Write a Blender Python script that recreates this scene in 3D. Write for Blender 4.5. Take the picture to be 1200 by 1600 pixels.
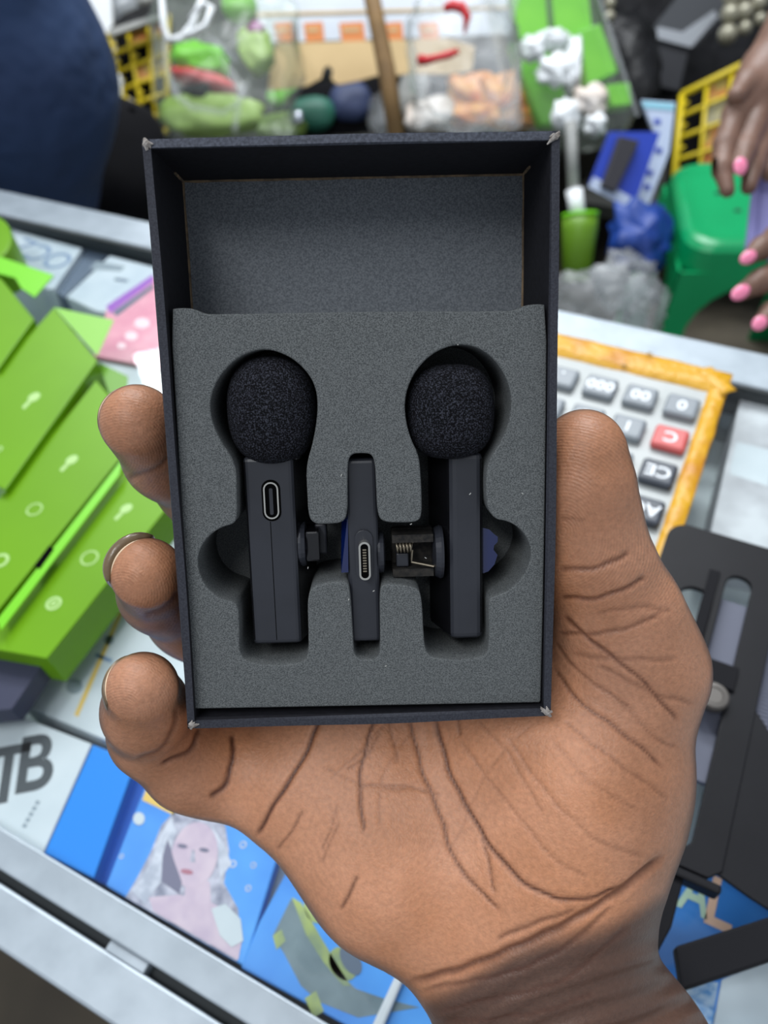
import bpy, bmesh, math, random
import numpy as np
from mathutils import Vector, Matrix
random.seed(4); rng = np.random.default_rng(7)
for o in list(bpy.data.objects): bpy.data.objects.remove(o)
S = bpy.context.scene
COL = S.collection

# ------------------------------------------------------------------ camera
F = 1200.0                       # focal length in pixels of the 1200x1600 frame
HC = 0.31                        # camera height over the counter glass (z = 0)
def _n(v): v = np.array(v, float); return v/np.linalg.norm(v)
XW = _n((3180, 1057, -1200)); YW = _n((970, -1558, 1200)); YW = _n(YW-XW*XW.dot(YW)); ZW = np.cross(XW, YW)
M = np.stack([XW, YW, ZW])       # camera (x right, y down, z forward) -> world
CAM = np.array([0, 0, HC])
cd = bpy.data.cameras.new('camera'); cam = bpy.data.objects.new('camera', cd); COL.objects.link(cam)
r_, u_, b_ = M@np.array([1, 0, 0]), M@np.array([0, -1, 0]), M@np.array([0, 0, -1])
cam.matrix_world = Matrix(((r_[0], u_[0], b_[0], 0), (r_[1], u_[1], b_[1], 0), (r_[2], u_[2], b_[2], HC), (0, 0, 0, 1)))
cd.sensor_fit = 'HORIZONTAL'; cd.sensor_width = 4.38; cd.lens = 4.38; cd.clip_start = 0.005; cd.clip_end = 60
cd.dof.use_dof = True; cd.dof.focus_distance = 0.168; cd.dof.aperture_fstop = 2.2
S.camera = cam

# ------------------------------------------------------------------ light
wd = bpy.data.worlds.new('world'); S.world = wd; wd.use_nodes = True
wd.node_tree.nodes['Background'].inputs[0].default_value = (0.83, 0.90, 1.0, 1)
wd.node_tree.nodes['Background'].inputs[1].default_value = 0.42
def area(name, loc, target, sx, sy, power, col=(1, 1, 1)):
    l = bpy.data.lights.new(name, 'AREA'); l.shape = 'RECTANGLE'; l.size = sx; l.size_y = sy; l.energy = power; l.color = col
    o = bpy.data.objects.new(name, l); COL.objects.link(o); o.location = loc
    o.rotation_euler = (Vector(target)-Vector(loc)).to_track_quat('-Z', 'Y').to_euler(); return o
area('ceiling_light_near', (-0.30, -0.50, 1.75), (0, 0.1, 0.1), 1.2, 0.25, 12, (0.96, 0.98, 1.0))
area('added_fill_left', (-1.5, 1.35, 1.6), (-0.2, 0.3, 0.0), 0.25, 0.9, 17, (0.93, 0.97, 1.0))  # added fill with no seen source, brightens the far-left cartons
area('ceiling_light_middle', (-0.35, 1.3, 1.8), (0.0, 0.3, 0.0), 0.9, 0.3, 13, (0.95, 0.98, 1.0))
area('added_fill_far', (-0.65, 2.0, 1.8), (-0.6, 1.6, -0.5), 1.1, 0.4, 34, (0.93, 0.97, 1.0))  # added fill over the benches, brightens the background goods
S.view_settings.view_transform = 'Standard'; S.view_settings.look = 'None'
S.view_settings.exposure = 0.35; S.view_settings.gamma = 1.0; S.view_settings.use_curve_mapping = False

# ------------------------------------------------------------------ helpers
def ray(px, py): return M@np.array([(px-600)/F, (py-800)/F, 1.0])
def W(px, py, z):                      # pixel + distance along the view axis -> world
    return CAM+ray(px, py)*z
def G(px, py, z=0.0):                  # pixel -> point on the horizontal plane z
    d = ray(px, py); return CAM+d*((z-HC)/d[2])
def srgb(r, g, b):
    return tuple(((c/255)/12.92 if c/255 <= .04045 else ((c/255+.055)/1.055)**2.4) for c in (r, g, b))
def tag(o, label=None, cat=None, group=None, kind=None):
    if label: o['label'] = label
    if cat: o['category'] = cat
    if group: o['group'] = group
    if kind: o['kind'] = kind
    return o
def empty(name, mat=None, label=None, cat=None, group=None):
    o = bpy.data.objects.new(name, None); COL.objects.link(o); o.empty_display_size = .01
    if mat is not None: o.matrix_world = mat
    return tag(o, label, cat, group)
def loc(v): return Matrix.Translation(Vector(v))
def mesh(name, vs, fs, mat=None, parent=None, smooth=False, bevel=0, seg=2):
    me = bpy.data.meshes.new(name); me.from_pydata([tuple(map(float, v)) for v in vs], [], [tuple(map(int, f)) for f in fs])
    bm = bmesh.new(); bm.from_mesh(me)
    bmesh.ops.recalc_face_normals(bm, faces=bm.faces)
    if bevel: bmesh.ops.bevel(bm, geom=list(bm.edges), offset=bevel, segments=seg, affect='EDGES', profile=.5, clamp_overlap=True)
    bm.to_mesh(me); bm.free()
    if smooth: me.polygons.foreach_set('use_smooth', [True]*len(me.polygons))
    o = bpy.data.objects.new(name, me); COL.objects.link(o)
    if mat: me.materials.append(mat)
    if parent: o.parent = parent
    return o
def join(parts):                       # [(verts, faces)] -> one
    V, Fs, n = [], [], 0
    for v, f in parts:
        V += [tuple(x) for x in v]; Fs += [tuple(i+n for i in q) for q in f]; n = len(V)
    return V, Fs
def boxg(x0, x1, y0, y1, z0, z1):
    v = [(x, y, z) for z in (z0, z1) for y in (y0, y1) for x in (x0, x1)]
    return v, [(0, 2, 3, 1), (4, 5, 7, 6), (0, 1, 5, 4), (2, 6, 7, 3), (0, 4, 6, 2), (1, 3, 7, 5)]
def prismg(poly, z0, z1):
    n = len(poly); v = [(p[0], p[1], z0) for p in poly]+[(p[0], p[1], z1) for p in poly]
    return v, [tuple(range(n))[::-1], tuple(range(n, 2*n))]+[(i, (i+1) % n, n+(i+1) % n, n+i) for i in range(n)]
def slabg(pts, t):                     # planar world polygon pushed along its normal by t
    P = np.array(pts, float); nn = np.zeros(3)
    for i in range(len(P)): nn += np.cross(P[i], P[(i+1) % len(P)])
    nn = nn/np.linalg.norm(nn)
    n = len(P); v = list(P)+list(P+nn*t)
    return v, [tuple(range(n))[::-1], tuple(range(n, 2*n))]+[(i, (i+1) % n, n+(i+1) % n, n+i) for i in range(n)]
def tubeg(path, r, n=8, cap=True):
    P = np.array(path, float); m = len(P); R = np.full(m, r) if np.isscalar(r) else np.array(r, float)
    V, Fs = [], []; up = np.array([.31, .2, .93])
    for i in range(m):
        t = P[min(i+1, m-1)]-P[max(i-1, 0)]; t = t/(np.linalg.norm(t)+1e-12)
        a = np.cross(t, up); a = a/(np.linalg.norm(a)+1e-9); b = np.cross(t, a); up = -np.cross(t, a) if False else up
        for k in range(n):
            an = 2*math.pi*k/n; V.append(P[i]+R[i]*(a*math.cos(an)+b*math.sin(an)))
    for i in range(m-1):
        for k in range(n): Fs.append((i*n+k, i*n+(k+1) % n, (i+1)*n+(k+1) % n, (i+1)*n+k))
    if cap: Fs += [tuple(range(n))[::-1], tuple(range((m-1)*n, m*n))]
    return V, Fs
def latheg(prof, n=24, ax='z'):        # prof [(r, h)]
    V, Fs = [], []; m = len(prof)
    for r, h in prof:
        for k in range(n):
            a = 2*math.pi*k/n; c, s = r*math.cos(a), r*math.sin(a)
            V.append((c, s, h) if ax == 'z' else (c, h, s) if ax == 'y' else (h, c, s))
    for i in range(m-1):
        for k in range(n): Fs.append((i*n+k, i*n+(k+1) % n, (i+1)*n+(k+1) % n, (i+1)*n+k))
    Fs += [tuple(range(n))[::-1], tuple(range((m-1)*n, m*n))]
    return V, Fs
def rrect(cx, cy, w, h, r, n=5):
    P = []
    for sx, sy, a0 in ((1, 1, 0), (-1, 1, 90), (-1, -1, 180), (1, -1, 270)):
        for k in range(n+1):
            a = math.radians(a0+90*k/n); P.append((cx+sx*(w/2-r)+r*math.cos(a), cy+sy*(h/2-r)+r*math.sin(a)))
    return P
def chaikin(P, it=2):
    P = np.array(P, float)
    for _ in range(it):
        Q = np.roll(P, -1, 0); P = np.stack([.75*P+.25*Q, .25*P+.75*Q], 1).reshape(-1, P.shape[1])
    return P
def curve_plate(name, outer, holes, z0, z1, bevel, mat, parent):   # plate with holes from a filled 2D curve
    cu = bpy.data.curves.new(name, 'CURVE'); cu.dimensions = '2D'; cu.fill_mode = 'BOTH'
    for P in [outer]+holes:
        s = cu.splines.new('POLY'); s.points.add(len(P)-1); s.use_cyclic_u = True
        for i, p in enumerate(P): s.points[i].co = (p[0], p[1], 0, 1)
    cu.extrude = (z1-z0)/2-bevel; cu.bevel_depth = bevel; cu.bevel_resolution = 2; cu.offset = -bevel
    t = bpy.data.objects.new('tmp', cu); COL.objects.link(t)
    dg = bpy.context.evaluated_depsgraph_get()
    me = bpy.data.meshes.new_from_object(t.evaluated_get(dg)); bpy.data.objects.remove(t); bpy.data.curves.remove(cu)
    me.name = name; me.transform(loc((0, 0, (z0+z1)/2))); me.materials.clear(); me.materials.append(mat)
    o = bpy.data.objects.new(name, me); COL.objects.link(o); o.parent = parent
    return o
def text(name, s, mat, parent, size, mtx, depth=.0002, bold=0.0):
    cu = bpy.data.curves.new(name, 'FONT'); cu.body = s; cu.size = size; cu.align_x = 'CENTER'; cu.align_y = 'CENTER'; cu.extrude = depth; cu.offset = bold
    t = bpy.data.objects.new('tmp', cu); COL.objects.link(t)
    dg = bpy.context.evaluated_depsgraph_get()
    me = bpy.data.meshes.new_from_object(t.evaluated_get(dg)); bpy.data.objects.remove(t); bpy.data.curves.remove(cu)
    me.name = name; me.transform(mtx); me.materials.clear(); me.materials.append(mat)
    o = bpy.data.objects.new(name, me); COL.objects.link(o); o.parent = parent
    return o

# ------------------------------------------------------------------ materials
def mat(name, col, rough=.5, metal=0, col2=None, nscale=0, nmix=.5, bump=0, bscale=None, spec=.5, coat=0, detail=3, emis=0, alpha=1, trans=0, sss=0, space='Object', ramp=(.35, .65)):
    m = bpy.data.materials.new(name); m.use_nodes = True; nt = m.node_tree; b = nt.nodes['Principled BSDF']; L = nt.links.new
    b.inputs['Base Color'].default_value = (*col, 1); b.inputs['Roughness'].default_value = rough; b.inputs['Metallic'].default_value = metal
    b.inputs['Specular IOR Level'].default_value = spec; b.inputs['Coat Weight'].default_value = coat; b.inputs['Alpha'].default_value = alpha
    b.inputs['Transmission Weight'].default_value = trans
    if emis: b.inputs['Emission Color'].default_value = (*col, 1); b.inputs['Emission Strength'].default_value = emis
    tc = nt.nodes.new('ShaderNodeTexCoord')
    if col2:
        n = nt.nodes.new('ShaderNodeTexNoise'); n.inputs['Scale'].default_value = nscale; n.inputs['Detail'].default_value = detail
        L(tc.outputs[space], n.inputs['Vector'])
        r = nt.nodes.new('ShaderNodeValToRGB'); r.color_ramp.elements[0].position = ramp[0]; r.color_ramp.elements[1].position = ramp[1]
        r.color_ramp.elements[0].color = (*col, 1); r.color_ramp.elements[1].color = (*col2, 1)
        L(n.outputs['Fac'], r.inputs['Fac']); L(r.outputs['Color'], b.inputs['Base Color'])
    if bump:
        n2 = nt.nodes.new('ShaderNodeTexNoise'); n2.inputs['Scale'].default_value = bscale or nscale; n2.inputs['Detail'].default_value = detail
        L(tc.outputs[space], n2.inputs['Vector'])
        bp = nt.nodes.new('ShaderNodeBump'); bp.inputs['Strength'].default_value = bump; bp.inputs['Distance'].default_value = .3/(bscale or nscale)
        L(n2.outputs['Fac'], bp.inputs['Height']); L(bp.outputs['Normal'], b.inputs['Normal'])
    return m
def thin_glass(name, tint=(.95, .98, .97), gloss=1.0, rough=.02, haze=0.0, hazecol=(.8, .85, .9)):
    m = bpy.data.materials.new(name); m.use_nodes = True; nt = m.node_tree; nt.nodes.clear(); L = nt.links.new
    o = nt.nodes.new('ShaderNodeOutputMaterial'); t = nt.nodes.new('ShaderNodeBsdfTransparent'); t.inputs[0].default_value = (*tint, 1)
    g = nt.nodes.new('ShaderNodeBsdfGlossy'); g.inputs['Roughness'].default_value = rough
    fr = nt.nodes.new('ShaderNodeLayerWeight'); fr.inputs['Blend'].default_value = .5      # Schlick reflectance, the same from both sides
    pw_ = nt.nodes.new('ShaderNodeMath'); pw_.operation = 'POWER'; pw_.inputs[1].default_value = 5.0; L(fr.outputs['Facing'], pw_.inputs[0])
    mu = nt.nodes.new('ShaderNodeMath'); mu.operation = 'MULTIPLY_ADD'; mu.inputs[1].default_value = gloss*.96; mu.inputs[2].default_value = gloss*.04
    L(pw_.outputs[0], mu.inputs[0])
    mx = nt.nodes.new('ShaderNodeMixShader'); L(mu.outputs[0], mx.inputs[0]); L(g.outputs[0], mx.inputs[2])
    if haze:
        df = nt.nodes.new('ShaderNodeBsdfDiffuse'); df.inputs[0].default_value = (*hazecol, 1)
        m2 = nt.nodes.new('ShaderNodeMixShader'); m2.inputs[0].default_value = haze; L(t.outputs[0], m2.inputs[1]); L(df.outputs[0], m2.inputs[2]); L(m2.outputs[0], mx.inputs[1])
    else: L(t.outputs[0], mx.inputs[1])
    L(mx.outputs[0], o.inputs[0]); return m

# ------------------------------------------------------------------ setting: floor, walls, counter
alu = mat('brushed_aluminium', srgb(158, 168, 176), .4, .25, srgb(146, 156, 164), 60, bump=.05, bscale=200)
alu_dark = mat('groove_rubber', srgb(38, 44, 46), .7)
glass = thin_glass('counter_glass', (.96, .98, .98), .8, .015)
cream = mat('shelf_board', srgb(205, 212, 214), .6, 0, srgb(188, 196, 198), 9)
floor_m = mat('floor_concrete', srgb(92, 84, 70), .8, 0, srgb(70, 64, 56), 6, bump=.2)
dark_floor = mat('dark_cloth_floor', srgb(30, 31, 38), .9)
ZF = -0.88
tag(mesh('floor', *boxg(-5, 3, -1.5, 5, ZF-.05, ZF), floor_m), 'dusty brown concrete shop floor', None, None, 'structure')
wall_m = mat('wall_paint', srgb(120, 124, 122), .8, 0, srgb(100, 104, 104), 3)
tag(mesh('wall_back', *boxg(-5, 3, 3.2, 3.3, ZF, 2.2), wall_m), 'grey painted back wall of the shop', None, None, 'structure')
YI = 0.0108                                    # inner edge of the near aluminium bar
CT = empty('display_counter', loc((0, 0, ZF)), 'glass-topped display counter edged with aluminium bars, carrying all the goods', 'counter')
def ctr(name, g, m, bevel=0):
    v, f = g; return mesh(name, [(a[0], a[1], a[2]-ZF) for a in v], f, m, CT, bevel=bevel)
XL, XR = -1.1, .9
tag(ctr('glass_top', boxg(XL, XR, YI-.004, .388, -.005, 0), glass), 'clear glass counter top')
ctr('edge_bar', boxg(XL, XR, -.0015, YI, -.03, .0012), alu, .0008)
ctr('edge_bar', boxg(XL, XR, -.0225, -.0052, -.03, -.0006), alu, .0012)
tag(ctr('groove', boxg(XL, XR, -.0052, -.0015, -.03, -.006), alu_dark), 'dark gap between the two near bars')
ctr('catch', boxg(-.139, -.121, -.0054, -.0013, -.025, -.0004), alu, .0006)
ctr('edge_bar', boxg(XL, XR, .386, .418, -.035, .002), alu, .0015)
ctr('edge_strip', boxg(XL, XR, .3835, .3858, -.02, .0012), alu_dark)
ctr('shelf', boxg(XL, XR, -.0, .386, -.052, -.045), cream)
ctr('front_panel', boxg(XL, XR, -.02, -.008, ZF, -.03), mat('panel', srgb(35, 36, 44), .6))
ctr('back_panel', boxg(XL, XR, .392, .412, ZF, -.035), cream)
ctr('end_panel', boxg(XL, XL+.02, -.008, .392, ZF, -.035), cream)
ctr('end_panel', boxg(XR-.02, XR, -.008, .392, ZF, -.035), cream)

# ------------------------------------------------------------------ the open product box, held tilted
def _c(px, py): return np.array([(px-600)/F, (py-800)/F, 1.])
RM = [(222, 218), (875, 205), (860, 1118), (293, 1138)]
R4 = [_c(*p) for p in RM]
_z = np.linalg.solve(np.stack([R4[2], -R4[1], -R4[3]], 1), -R4[0])
C4 = [R4[0], R4[1]*_z[1], R4[2]*_z[0], R4[3]*_z[2]]
BW, BH, BD = .082, .1235, .028
_s = BW/np.linalg.norm(C4[1]-C4[0]); C4 = [a*_s for a in C4]
EX = _n(C4[1]-C4[0]); EY = C4[0]-C4[3]; EY = _n(EY-EX*EX.dot(EY)); EZ = np.cross(EX, EY); OB = sum(C4)/4
if EZ[2] > 0: EZ = -EZ
def Q(px, py, h):                              # pixel -> box coordinates on the plane h (rim: h = 0)
    r = _c(px, py); t = ((OB+EZ*h)@EZ)/(r@EZ); q = r*t-OB; return np.array([q@EX, q@EY])
def Bw(x, y, h): return CAM+M@(OB+EX*x+EY*y+EZ*h)
ax = [M@e for e in (EX, EY, EZ)]; ow = CAM+M@OB
BM = Matrix([[ax[0][i], ax[1][i], ax[2][i], ow[i]] for i in range(3)]+[[0, 0, 0, 1]])

wall_paper = mat('black_card', srgb(33, 33, 39), .75, 0, srgb(27, 27, 32), 900, bump=.25, bscale=2500, spec=.25)
rim_paper = mat('worn_card_rim', srgb(56, 58, 66), .7, 0, srgb(42, 43, 51), 2200, bump=.3, bscale=1500, spec=.3)
rim_pale = mat('pale_card_rim', srgb(86, 90, 101), .7, 0, srgb(62, 65, 74), 1500, bump=.3, bscale=1500, spec=.3)  # paler rim tone, used on the top wall only
base_paper = mat('dusty_card', srgb(84, 89, 95), .6, 0, srgb(116, 121, 126), 2600, bump=.3, bscale=3000, detail=2, spec=.35)
tan_edge = mat('raw_card_edge', srgb(128, 108, 84), .9, 0, srgb(88, 76, 62), 500)
frayed = mat('frayed_paper', srgb(165, 160, 155), .95, 0, srgb(110, 102, 96), 800)
PB = empty('product_box', BM@loc((0, 0, -BD)), 'open black cardboard product box held upright in a palm', 'box')
HX, HY, TK = BW/2, BH/2, .0015
def bx(name, vs, fs, m, **k): return mesh(name, [(a[0], a[1], a[2]+BD) for a in vs], fs, m, PB, **k)
def wall_geo(p0, p1, inn, amp, ph, z0, z1, thick, n=16):    # a card wall between two corners, slightly bowed
    p0, p1, inn = map(np.array, (p0, p1, inn)); V = []; Fs = []
    for i in range(n+1):
        t = i/n; b = amp*math.sin(math.pi*t)+amp*.35*math.sin(3*math.pi*t+ph)*math.sin(math.pi*t)
        o = p0+(p1-p0)*t
        for z, w in ((z0, 0), (z1, 1)):
            q = o+inn*b*w
            V.append((*q, z)); V.append((*(q+inn*thick), z))
    for i in range(n):
        a = i*4; c = a+4
        Fs += [(a, c, c+2, a+2), (a+1, a+3, c+3, c+1), (a+2, c+2, c+3, a+3), (a, a+1, c+1, c)]
    Fs += [(0, 2, 3, 1), (n*4, n*4+1, n*4+3, n*4+2)]
    return V, Fs
sides = [((-HX, -HY), (-HX, HY), (1, 0), .0005), ((HX, HY), (HX, -HY), (-1, 0), -.0004), ((-HX, HY), (HX, HY), (0, -1), -.0002), ((HX, -HY), (-HX, -HY), (0, 1), -.0004)]
for i, (a, b, inn, amp) in enumerate(sides):
    w = bx('wall_panel', *wall_geo(a, b, inn, amp, i*1.3, -BD, -.0004, TK), wall_paper)
    e = mesh('rim_edge', [(v[0], v[1], v[2]+BD) for v in wall_geo(a, b, inn, amp, i*1.3, -.0006, .0001, TK+.0001)[0]], wall_geo(a, b, inn, amp, i*1.3, -.0005, .0001, TK)[1], rim_pale if i == 2 else rim_paper, w)
    e['label'] = 'scuffed grey top edge of the wall'
bx('base_panel', *boxg(-HX+.0008, HX-.0008, -HY+.0008, HY-.0008, -BD-.001, -BD+.0006), base_paper)
zf = -BD+.0008
for pth in ([(-HX+TK, HY-TK, zf), (HX-TK, HY-TK, zf)], [(-HX+TK, -HY+TK, zf), (-HX+TK, HY-TK, zf)], [(HX-TK, -HY+TK, zf), (HX-TK, HY-TK, zf)],
            [(-HX+TK, HY-TK, zf), (-HX+TK, HY-TK, -.019)], [(HX-TK, HY-TK, zf), (HX-TK, HY-TK, -.02)]):
    P = [np.array(pth[0])+(np.array(pth[1])-np.array(pth[0]))*t+np.array([rng.normal(0, .00006), rng.normal(0, .00006), 0]) for t in np.linspace(0, 1, 24)]
    bx('seam', *tubeg(P, [.00032+.00018*abs(math.sin(i*1.7)) for i in range(24)], 6), tan_edge)
for cx, cy in ((-HX, HY), (HX, HY), (HX, -HY), (-HX, -HY)):       # frayed corners
    ps = []
    for k in range(7):
        a = np.array([cx-np.sign(cx)*(.0006+.0006*rng.random()), cy-np.sign(cy)*(.0006+.0006*rng.random()), .0001])
        d = np.array([-np.sign(cx)*rng.random()*.0016, -np.sign(cy)*rng.random()*.0016, .0004*rng.random()])
        ps.append(tubeg([a-d*.6, a+d*.2+[0, 0, .0003], a+d], [.0003, .0005, .0001], 6))
    bx('frayed_corner', *join(ps), frayed)

# ------------------------------------------------------------------ foam insert
foam_m = mat('grey_foam', srgb(70, 73, 74), .95, 0, srgb(112, 115, 115), 3800, bump=.7, bscale=3600, detail=2, spec=.15)
HF, FD = -.0022, .0248
FI = empty('foam_insert', BM@loc((0, 0, HF-FD)), 'grey foam tray with shaped hollows filling the lower box', 'foam tray')
op = [(265, 483), (284, 481), (302, 482), (318, 490), (340, 491), (560, 487), (780, 486), (800, 486), (820, 477), (838, 475), (855, 476), (853, 700), (850, 900), (845.3, 1088), (845, 1098), (835, 1098.2), (575, 1103), (313, 1107.8), (303, 1108), (302.4, 1098), (292, 950), (278, 700)]
cut = [(416, 544), (386, 551), (362, 566), (341, 591), (330, 617), (328, 640), (333, 664), (346, 692), (363, 715), (370, 738), (370, 775), (371, 806), (366, 819), (345, 824), (325, 838), (311, 860), (308, 884), (318, 914), (341, 935), (366, 941), (373, 950),
       (374, 985), (374, 1022), (388, 1036), (428, 1040), (470, 1037), (482, 1025), (482, 985), (480, 935), (488, 916), (515, 910), (542, 908), (547, 920), (552, 1000), (553, 1022), (562, 1031), (586, 1031), (594, 1022), (594, 985), (593, 924), (599, 912), (628, 914),
       (652, 919), (659, 932), (662, 995), (665, 1018), (676, 1029), (716, 1032), (752, 1028), (764, 1017), (764, 968), (763, 938), (772, 932), (796, 924), (820, 899), (831, 870), (827, 845), (811, 824), (792, 814), (776, 812), (766, 802), (760, 786), (759, 745), (763, 722), (778, 698), (794, 668), (800, 630), (795, 600),
       (780, 570), (756, 547), (726, 537), (696, 542), (669, 557), (646, 584), (634, 614), (632, 645), (640, 682), (654, 710), (657, 735), (659, 775), (659, 806), (652, 816), (625, 817), (600, 816), (590, 806), (588, 765), (586, 722), (580, 709), (565, 708), (550, 709), (543, 721), (543, 765), (543, 803), (536, 817), (510, 819), (492, 819), (482, 808), (480, 770), (478, 728), (490, 688), (497, 640), (494, 606), (479, 579), (452, 556)]
pl = lambda P: [Q(*p, HF) for p in P]
oP = chaikin(pl(op), 1); cP = chaikin(pl(cut), 2)
curve_plate('foam_body', oP, [cP], FD-.0215, FD, .00035, foam_m, FI)
bp = [p*np.array([.995, .998]) for p in pl([op[0], op[10], op[14], op[18]])]
mesh('foam_floor', *prismg(bp, 0, FD-.0214), foam_m, FI)
# foam crumbs and lint
lint = mat('pale_lint', srgb(190, 190, 185), .9)
for k in range(16):
    p = Q(rng.uniform(300, 840), rng.uniform(500, 1080), HF)
    if k < 5: p = Q(rng.uniform(310, 800), rng.uniform(300, 470), -BD)
    z = (FD+.0001) if k >= 5 else (-BD+.0008-HF+FD)
    a = rng.uniform(0, 6.28); L = rng.uniform(.0002, .0006)
    if k >= 5: mesh('lint', *tubeg([(p[0], p[1], z), (p[0]+L*math.cos(a), p[1]+L*math.sin(a), z+.0001)], .00009, 5), lint, FI)

# ------------------------------------------------------------------ wireless microphones and receiver
blackp = mat('black_plastic', srgb(37, 39, 45), .38, 0, srgb(44, 46, 53), 60, bump=.08, bscale=2500, spec=.45)
blackg = mat('black_gloss_plastic', srgb(16, 16, 19), .22, spec=.5)
wind = mat('black_windscreen_foam', srgb(8, 8, 11), .95, 0, srgb(66, 68, 78), 3000, bump=1.0, bscale=3000, detail=2, spec=.15, ramp=(.47, .72))
silver = mat('bright_steel', srgb(200, 198, 190), .25, .9)
steel = mat('spring_steel', srgb(150, 140, 122), .35, .85)
hole = mat('socket_dark', srgb(3, 3, 3), .8, spec=.05)
blue = mat('blue_film', srgb(8, 26, 78), .18, .1, spec=.6, coat=.5)
def superlathe(rx, ry, e=2.6, n=40, m=26, top=1.0):
    pr = []
    for i in range(m+1):
        t = -math.pi/2+math.pi*i/m
        c, s = math.cos(t), math.sin(t); pr.append((max(1e-5, rx*abs(c)**(2/e)), ry*math.copysign(abs(s)**(2/e), s)))
    return latheg(pr, n, 'y')
class Thing:
    def __init__(s, name, base, label, cat, group=None):
        s.b = np.array(base); s.r = empty(name, BM@loc(base), label, cat, group)
    def add(s, name, g, m, parent=None, **k):
        v, f = g; return mesh(name, [tuple(np.array(a)-s.b) for a in v], f, m, parent or s.r, **k)
def off(g, d): return [tuple(np.array(a)+np.array(d)) for a in g[0]], g[1]
def bar(px0, px1, py0, py1, h0, h1):           # bar whose front (h1) face spans these pixels
    a, b = Q(px0, py1, h1), Q(px1, py0, h1); return boxg(a[0], b[0], a[1], b[1], h0, h1)
def wedge(px0, px1, py0, py1, h0, h1, dl, dr):   # bar whose back is wider than its front
    v, f = bar(px0, px1, py0, py1, h0, h1); xm = sum(a[0] for a in v)/8
    return [(a[0]+((dr if a[0] > xm else dl) if a[2] == h0 else 0), a[1], a[2]) for a in v], f
def usb_socket(T, px, py, h, wpx=24, hpx=60):
    c = Q(px, py, h); w = wpx*.000137; hh = hpx*.000137
    ring = T.add('socket_rim', off(prismg(rrect(0, 0, w*1.25, hh*1.12, w*.6), 0, .00012), (*c, h)), hole)
    def frame(o, i, z0, z1):
        n = len(o); V = [(*p, z0) for p in o]+[(*p, z1) for p in o]+[(*p, z1) for p in i]+[(*p, z0) for p in i]; Fs = []
        for k in range(n):
            j = (k+1) % n; Fs += [(k, j, n+j, n+k), (n+k, n+j, 2*n+j, 2*n+k), (2*n+k, 2*n+j, 3*n+j, 3*n+k)]
        return V, Fs
    s = T.add('usb_socket', off(frame(rrect(0, 0, w, hh, w*.49), rrect(0, 0, w*.8, hh*.92, w*.39), 0, .0004), (*c, h)), silver)
    T.add('contact_tongue', off(prismg(rrect(0, -.0002, w*.24, hh*.72, w*.1), .0001, .0003), (*c, h)), blackp, s)
    s['label'] = 'oval metal charging socket'
def windscreen(T, px, py, rxp, ryp, h, e):
    c = Q(px, py, h); k = (OB+EZ*h+EX*c[0]+EY*c[1])[2]/F
    o = T.add('windscreen', off(superlathe(rxp*k, ryp*k*1.0, e), (*c, h)), wind, smooth=True)
    o['label'] = 'rounded black foam windscreen'; return o
hb = -.0050
# left microphone
c = Q(425, 1010, -.018)
LMIC = Thing('wireless_microphone', (*c, -.0180), 'black clip microphone with charging socket facing out, left hollow of foam tray', 'microphone', 'microphones in the foam tray')
LMIC.add('body', wedge(396, 457, 712, 1008, -.018, hb, 0, .0036), blackp, bevel=.0011, seg=3)
LMIC.add('collar', bar(400, 470, 700, 722, -.0165, -.0062), blackg, bevel=.001)
usb_socket(LMIC, 424, 782, hb)
windscreen(LMIC, 425, 641, 69, 84, -.0085, 2.45)
sm = Q(425, 860, hb)
LMIC.add('mould_seam', boxg(sm[0]-.00008, sm[0]+.00008, Q(425, 1000, hb)[1], Q(425, 815, hb)[1], hb-.0002, hb+.00004), hole)
cx = Q(457, 850, -.010)+np.array([.0016, 0])
d = LMIC.add('clip_disc', off(latheg([(.0052, 0), (.0054, .0006), (.0050, .0015), (.003, .0019)], 28, 'x'), (cx[0], cx[1], -.0105)), blackp, smooth=False)
LMIC.add('clip_jaw', off(boxg(.0017, .0048, -.0034, .0036, -.0045, .0042), (cx[0], cx[1], -.0105)), blackg, bevel=.0005)
LMIC.add('clip_jaw', off(boxg(.0035, .0062, -.0030, .0041, -.005, -.0012), (cx[0], cx[1], -.0105)), blackp, bevel=.0004)
# receiver
def gloss_sides(o):                            # the broad clip side of the stick is polished black
    o.data.materials.append(blackg)
    for p in o.data.polygons:
        if abs(p.normal.x) > .7: p.material_index = 1
c = Q(568, 1004, -.018)
REC = Thing('wireless_receiver', (*c, -.0180), 'slim black receiver stick with bare metal plug, centre slot of foam tray', 'receiver')
REC.add('body', bar(547, 588, 716, 1004, -.018, -.0045), blackp, bevel=.0010, seg=3)
c = Q(569, 866, -.0045)
sh = REC.add('plug_base', off(prismg(rrect(0, 0, .0040, .0112, .0019), -.0012, .0007), (*c, -.0045)), blackp, bevel=.0003)
pg = REC.add('usb_plug', off(prismg(rrect(.0001, -.0008, .0025, .0086, .0012), 0, .0032), (*c, -.0045)), silver)
pg['label'] = 'bright metal plug'
REC.add('plug_mouth', off(prismg(rrect(.0001, -.0008, .0017, .0077, .0008), .0031, .00325), (*c, -.0045)), hole, pg)
for k in range(9): REC.add('plug_contact', off(boxg(-.0003, .0005, -.0032+k*.0006, -.0029+k*.0006, .0032, .0033), (*c, -.0045)), steel, pg)
fc = Q(546, 850, -.006)
REC.add('protective_film', off(([(-.0003, .0072, .001), (-.0016, .0060, -.001), (-.0022, -.006, -.002), (-.0020, -.0062, .0014), (-.0004, -.0060, .002), (-.0001, .0070, .0014)], [(0, 1, 2, 3, 4, 5)]), (fc[0], fc[1], -.006)), blue).data.materials[0]
cx = Q(590, 862, -.009)
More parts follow.
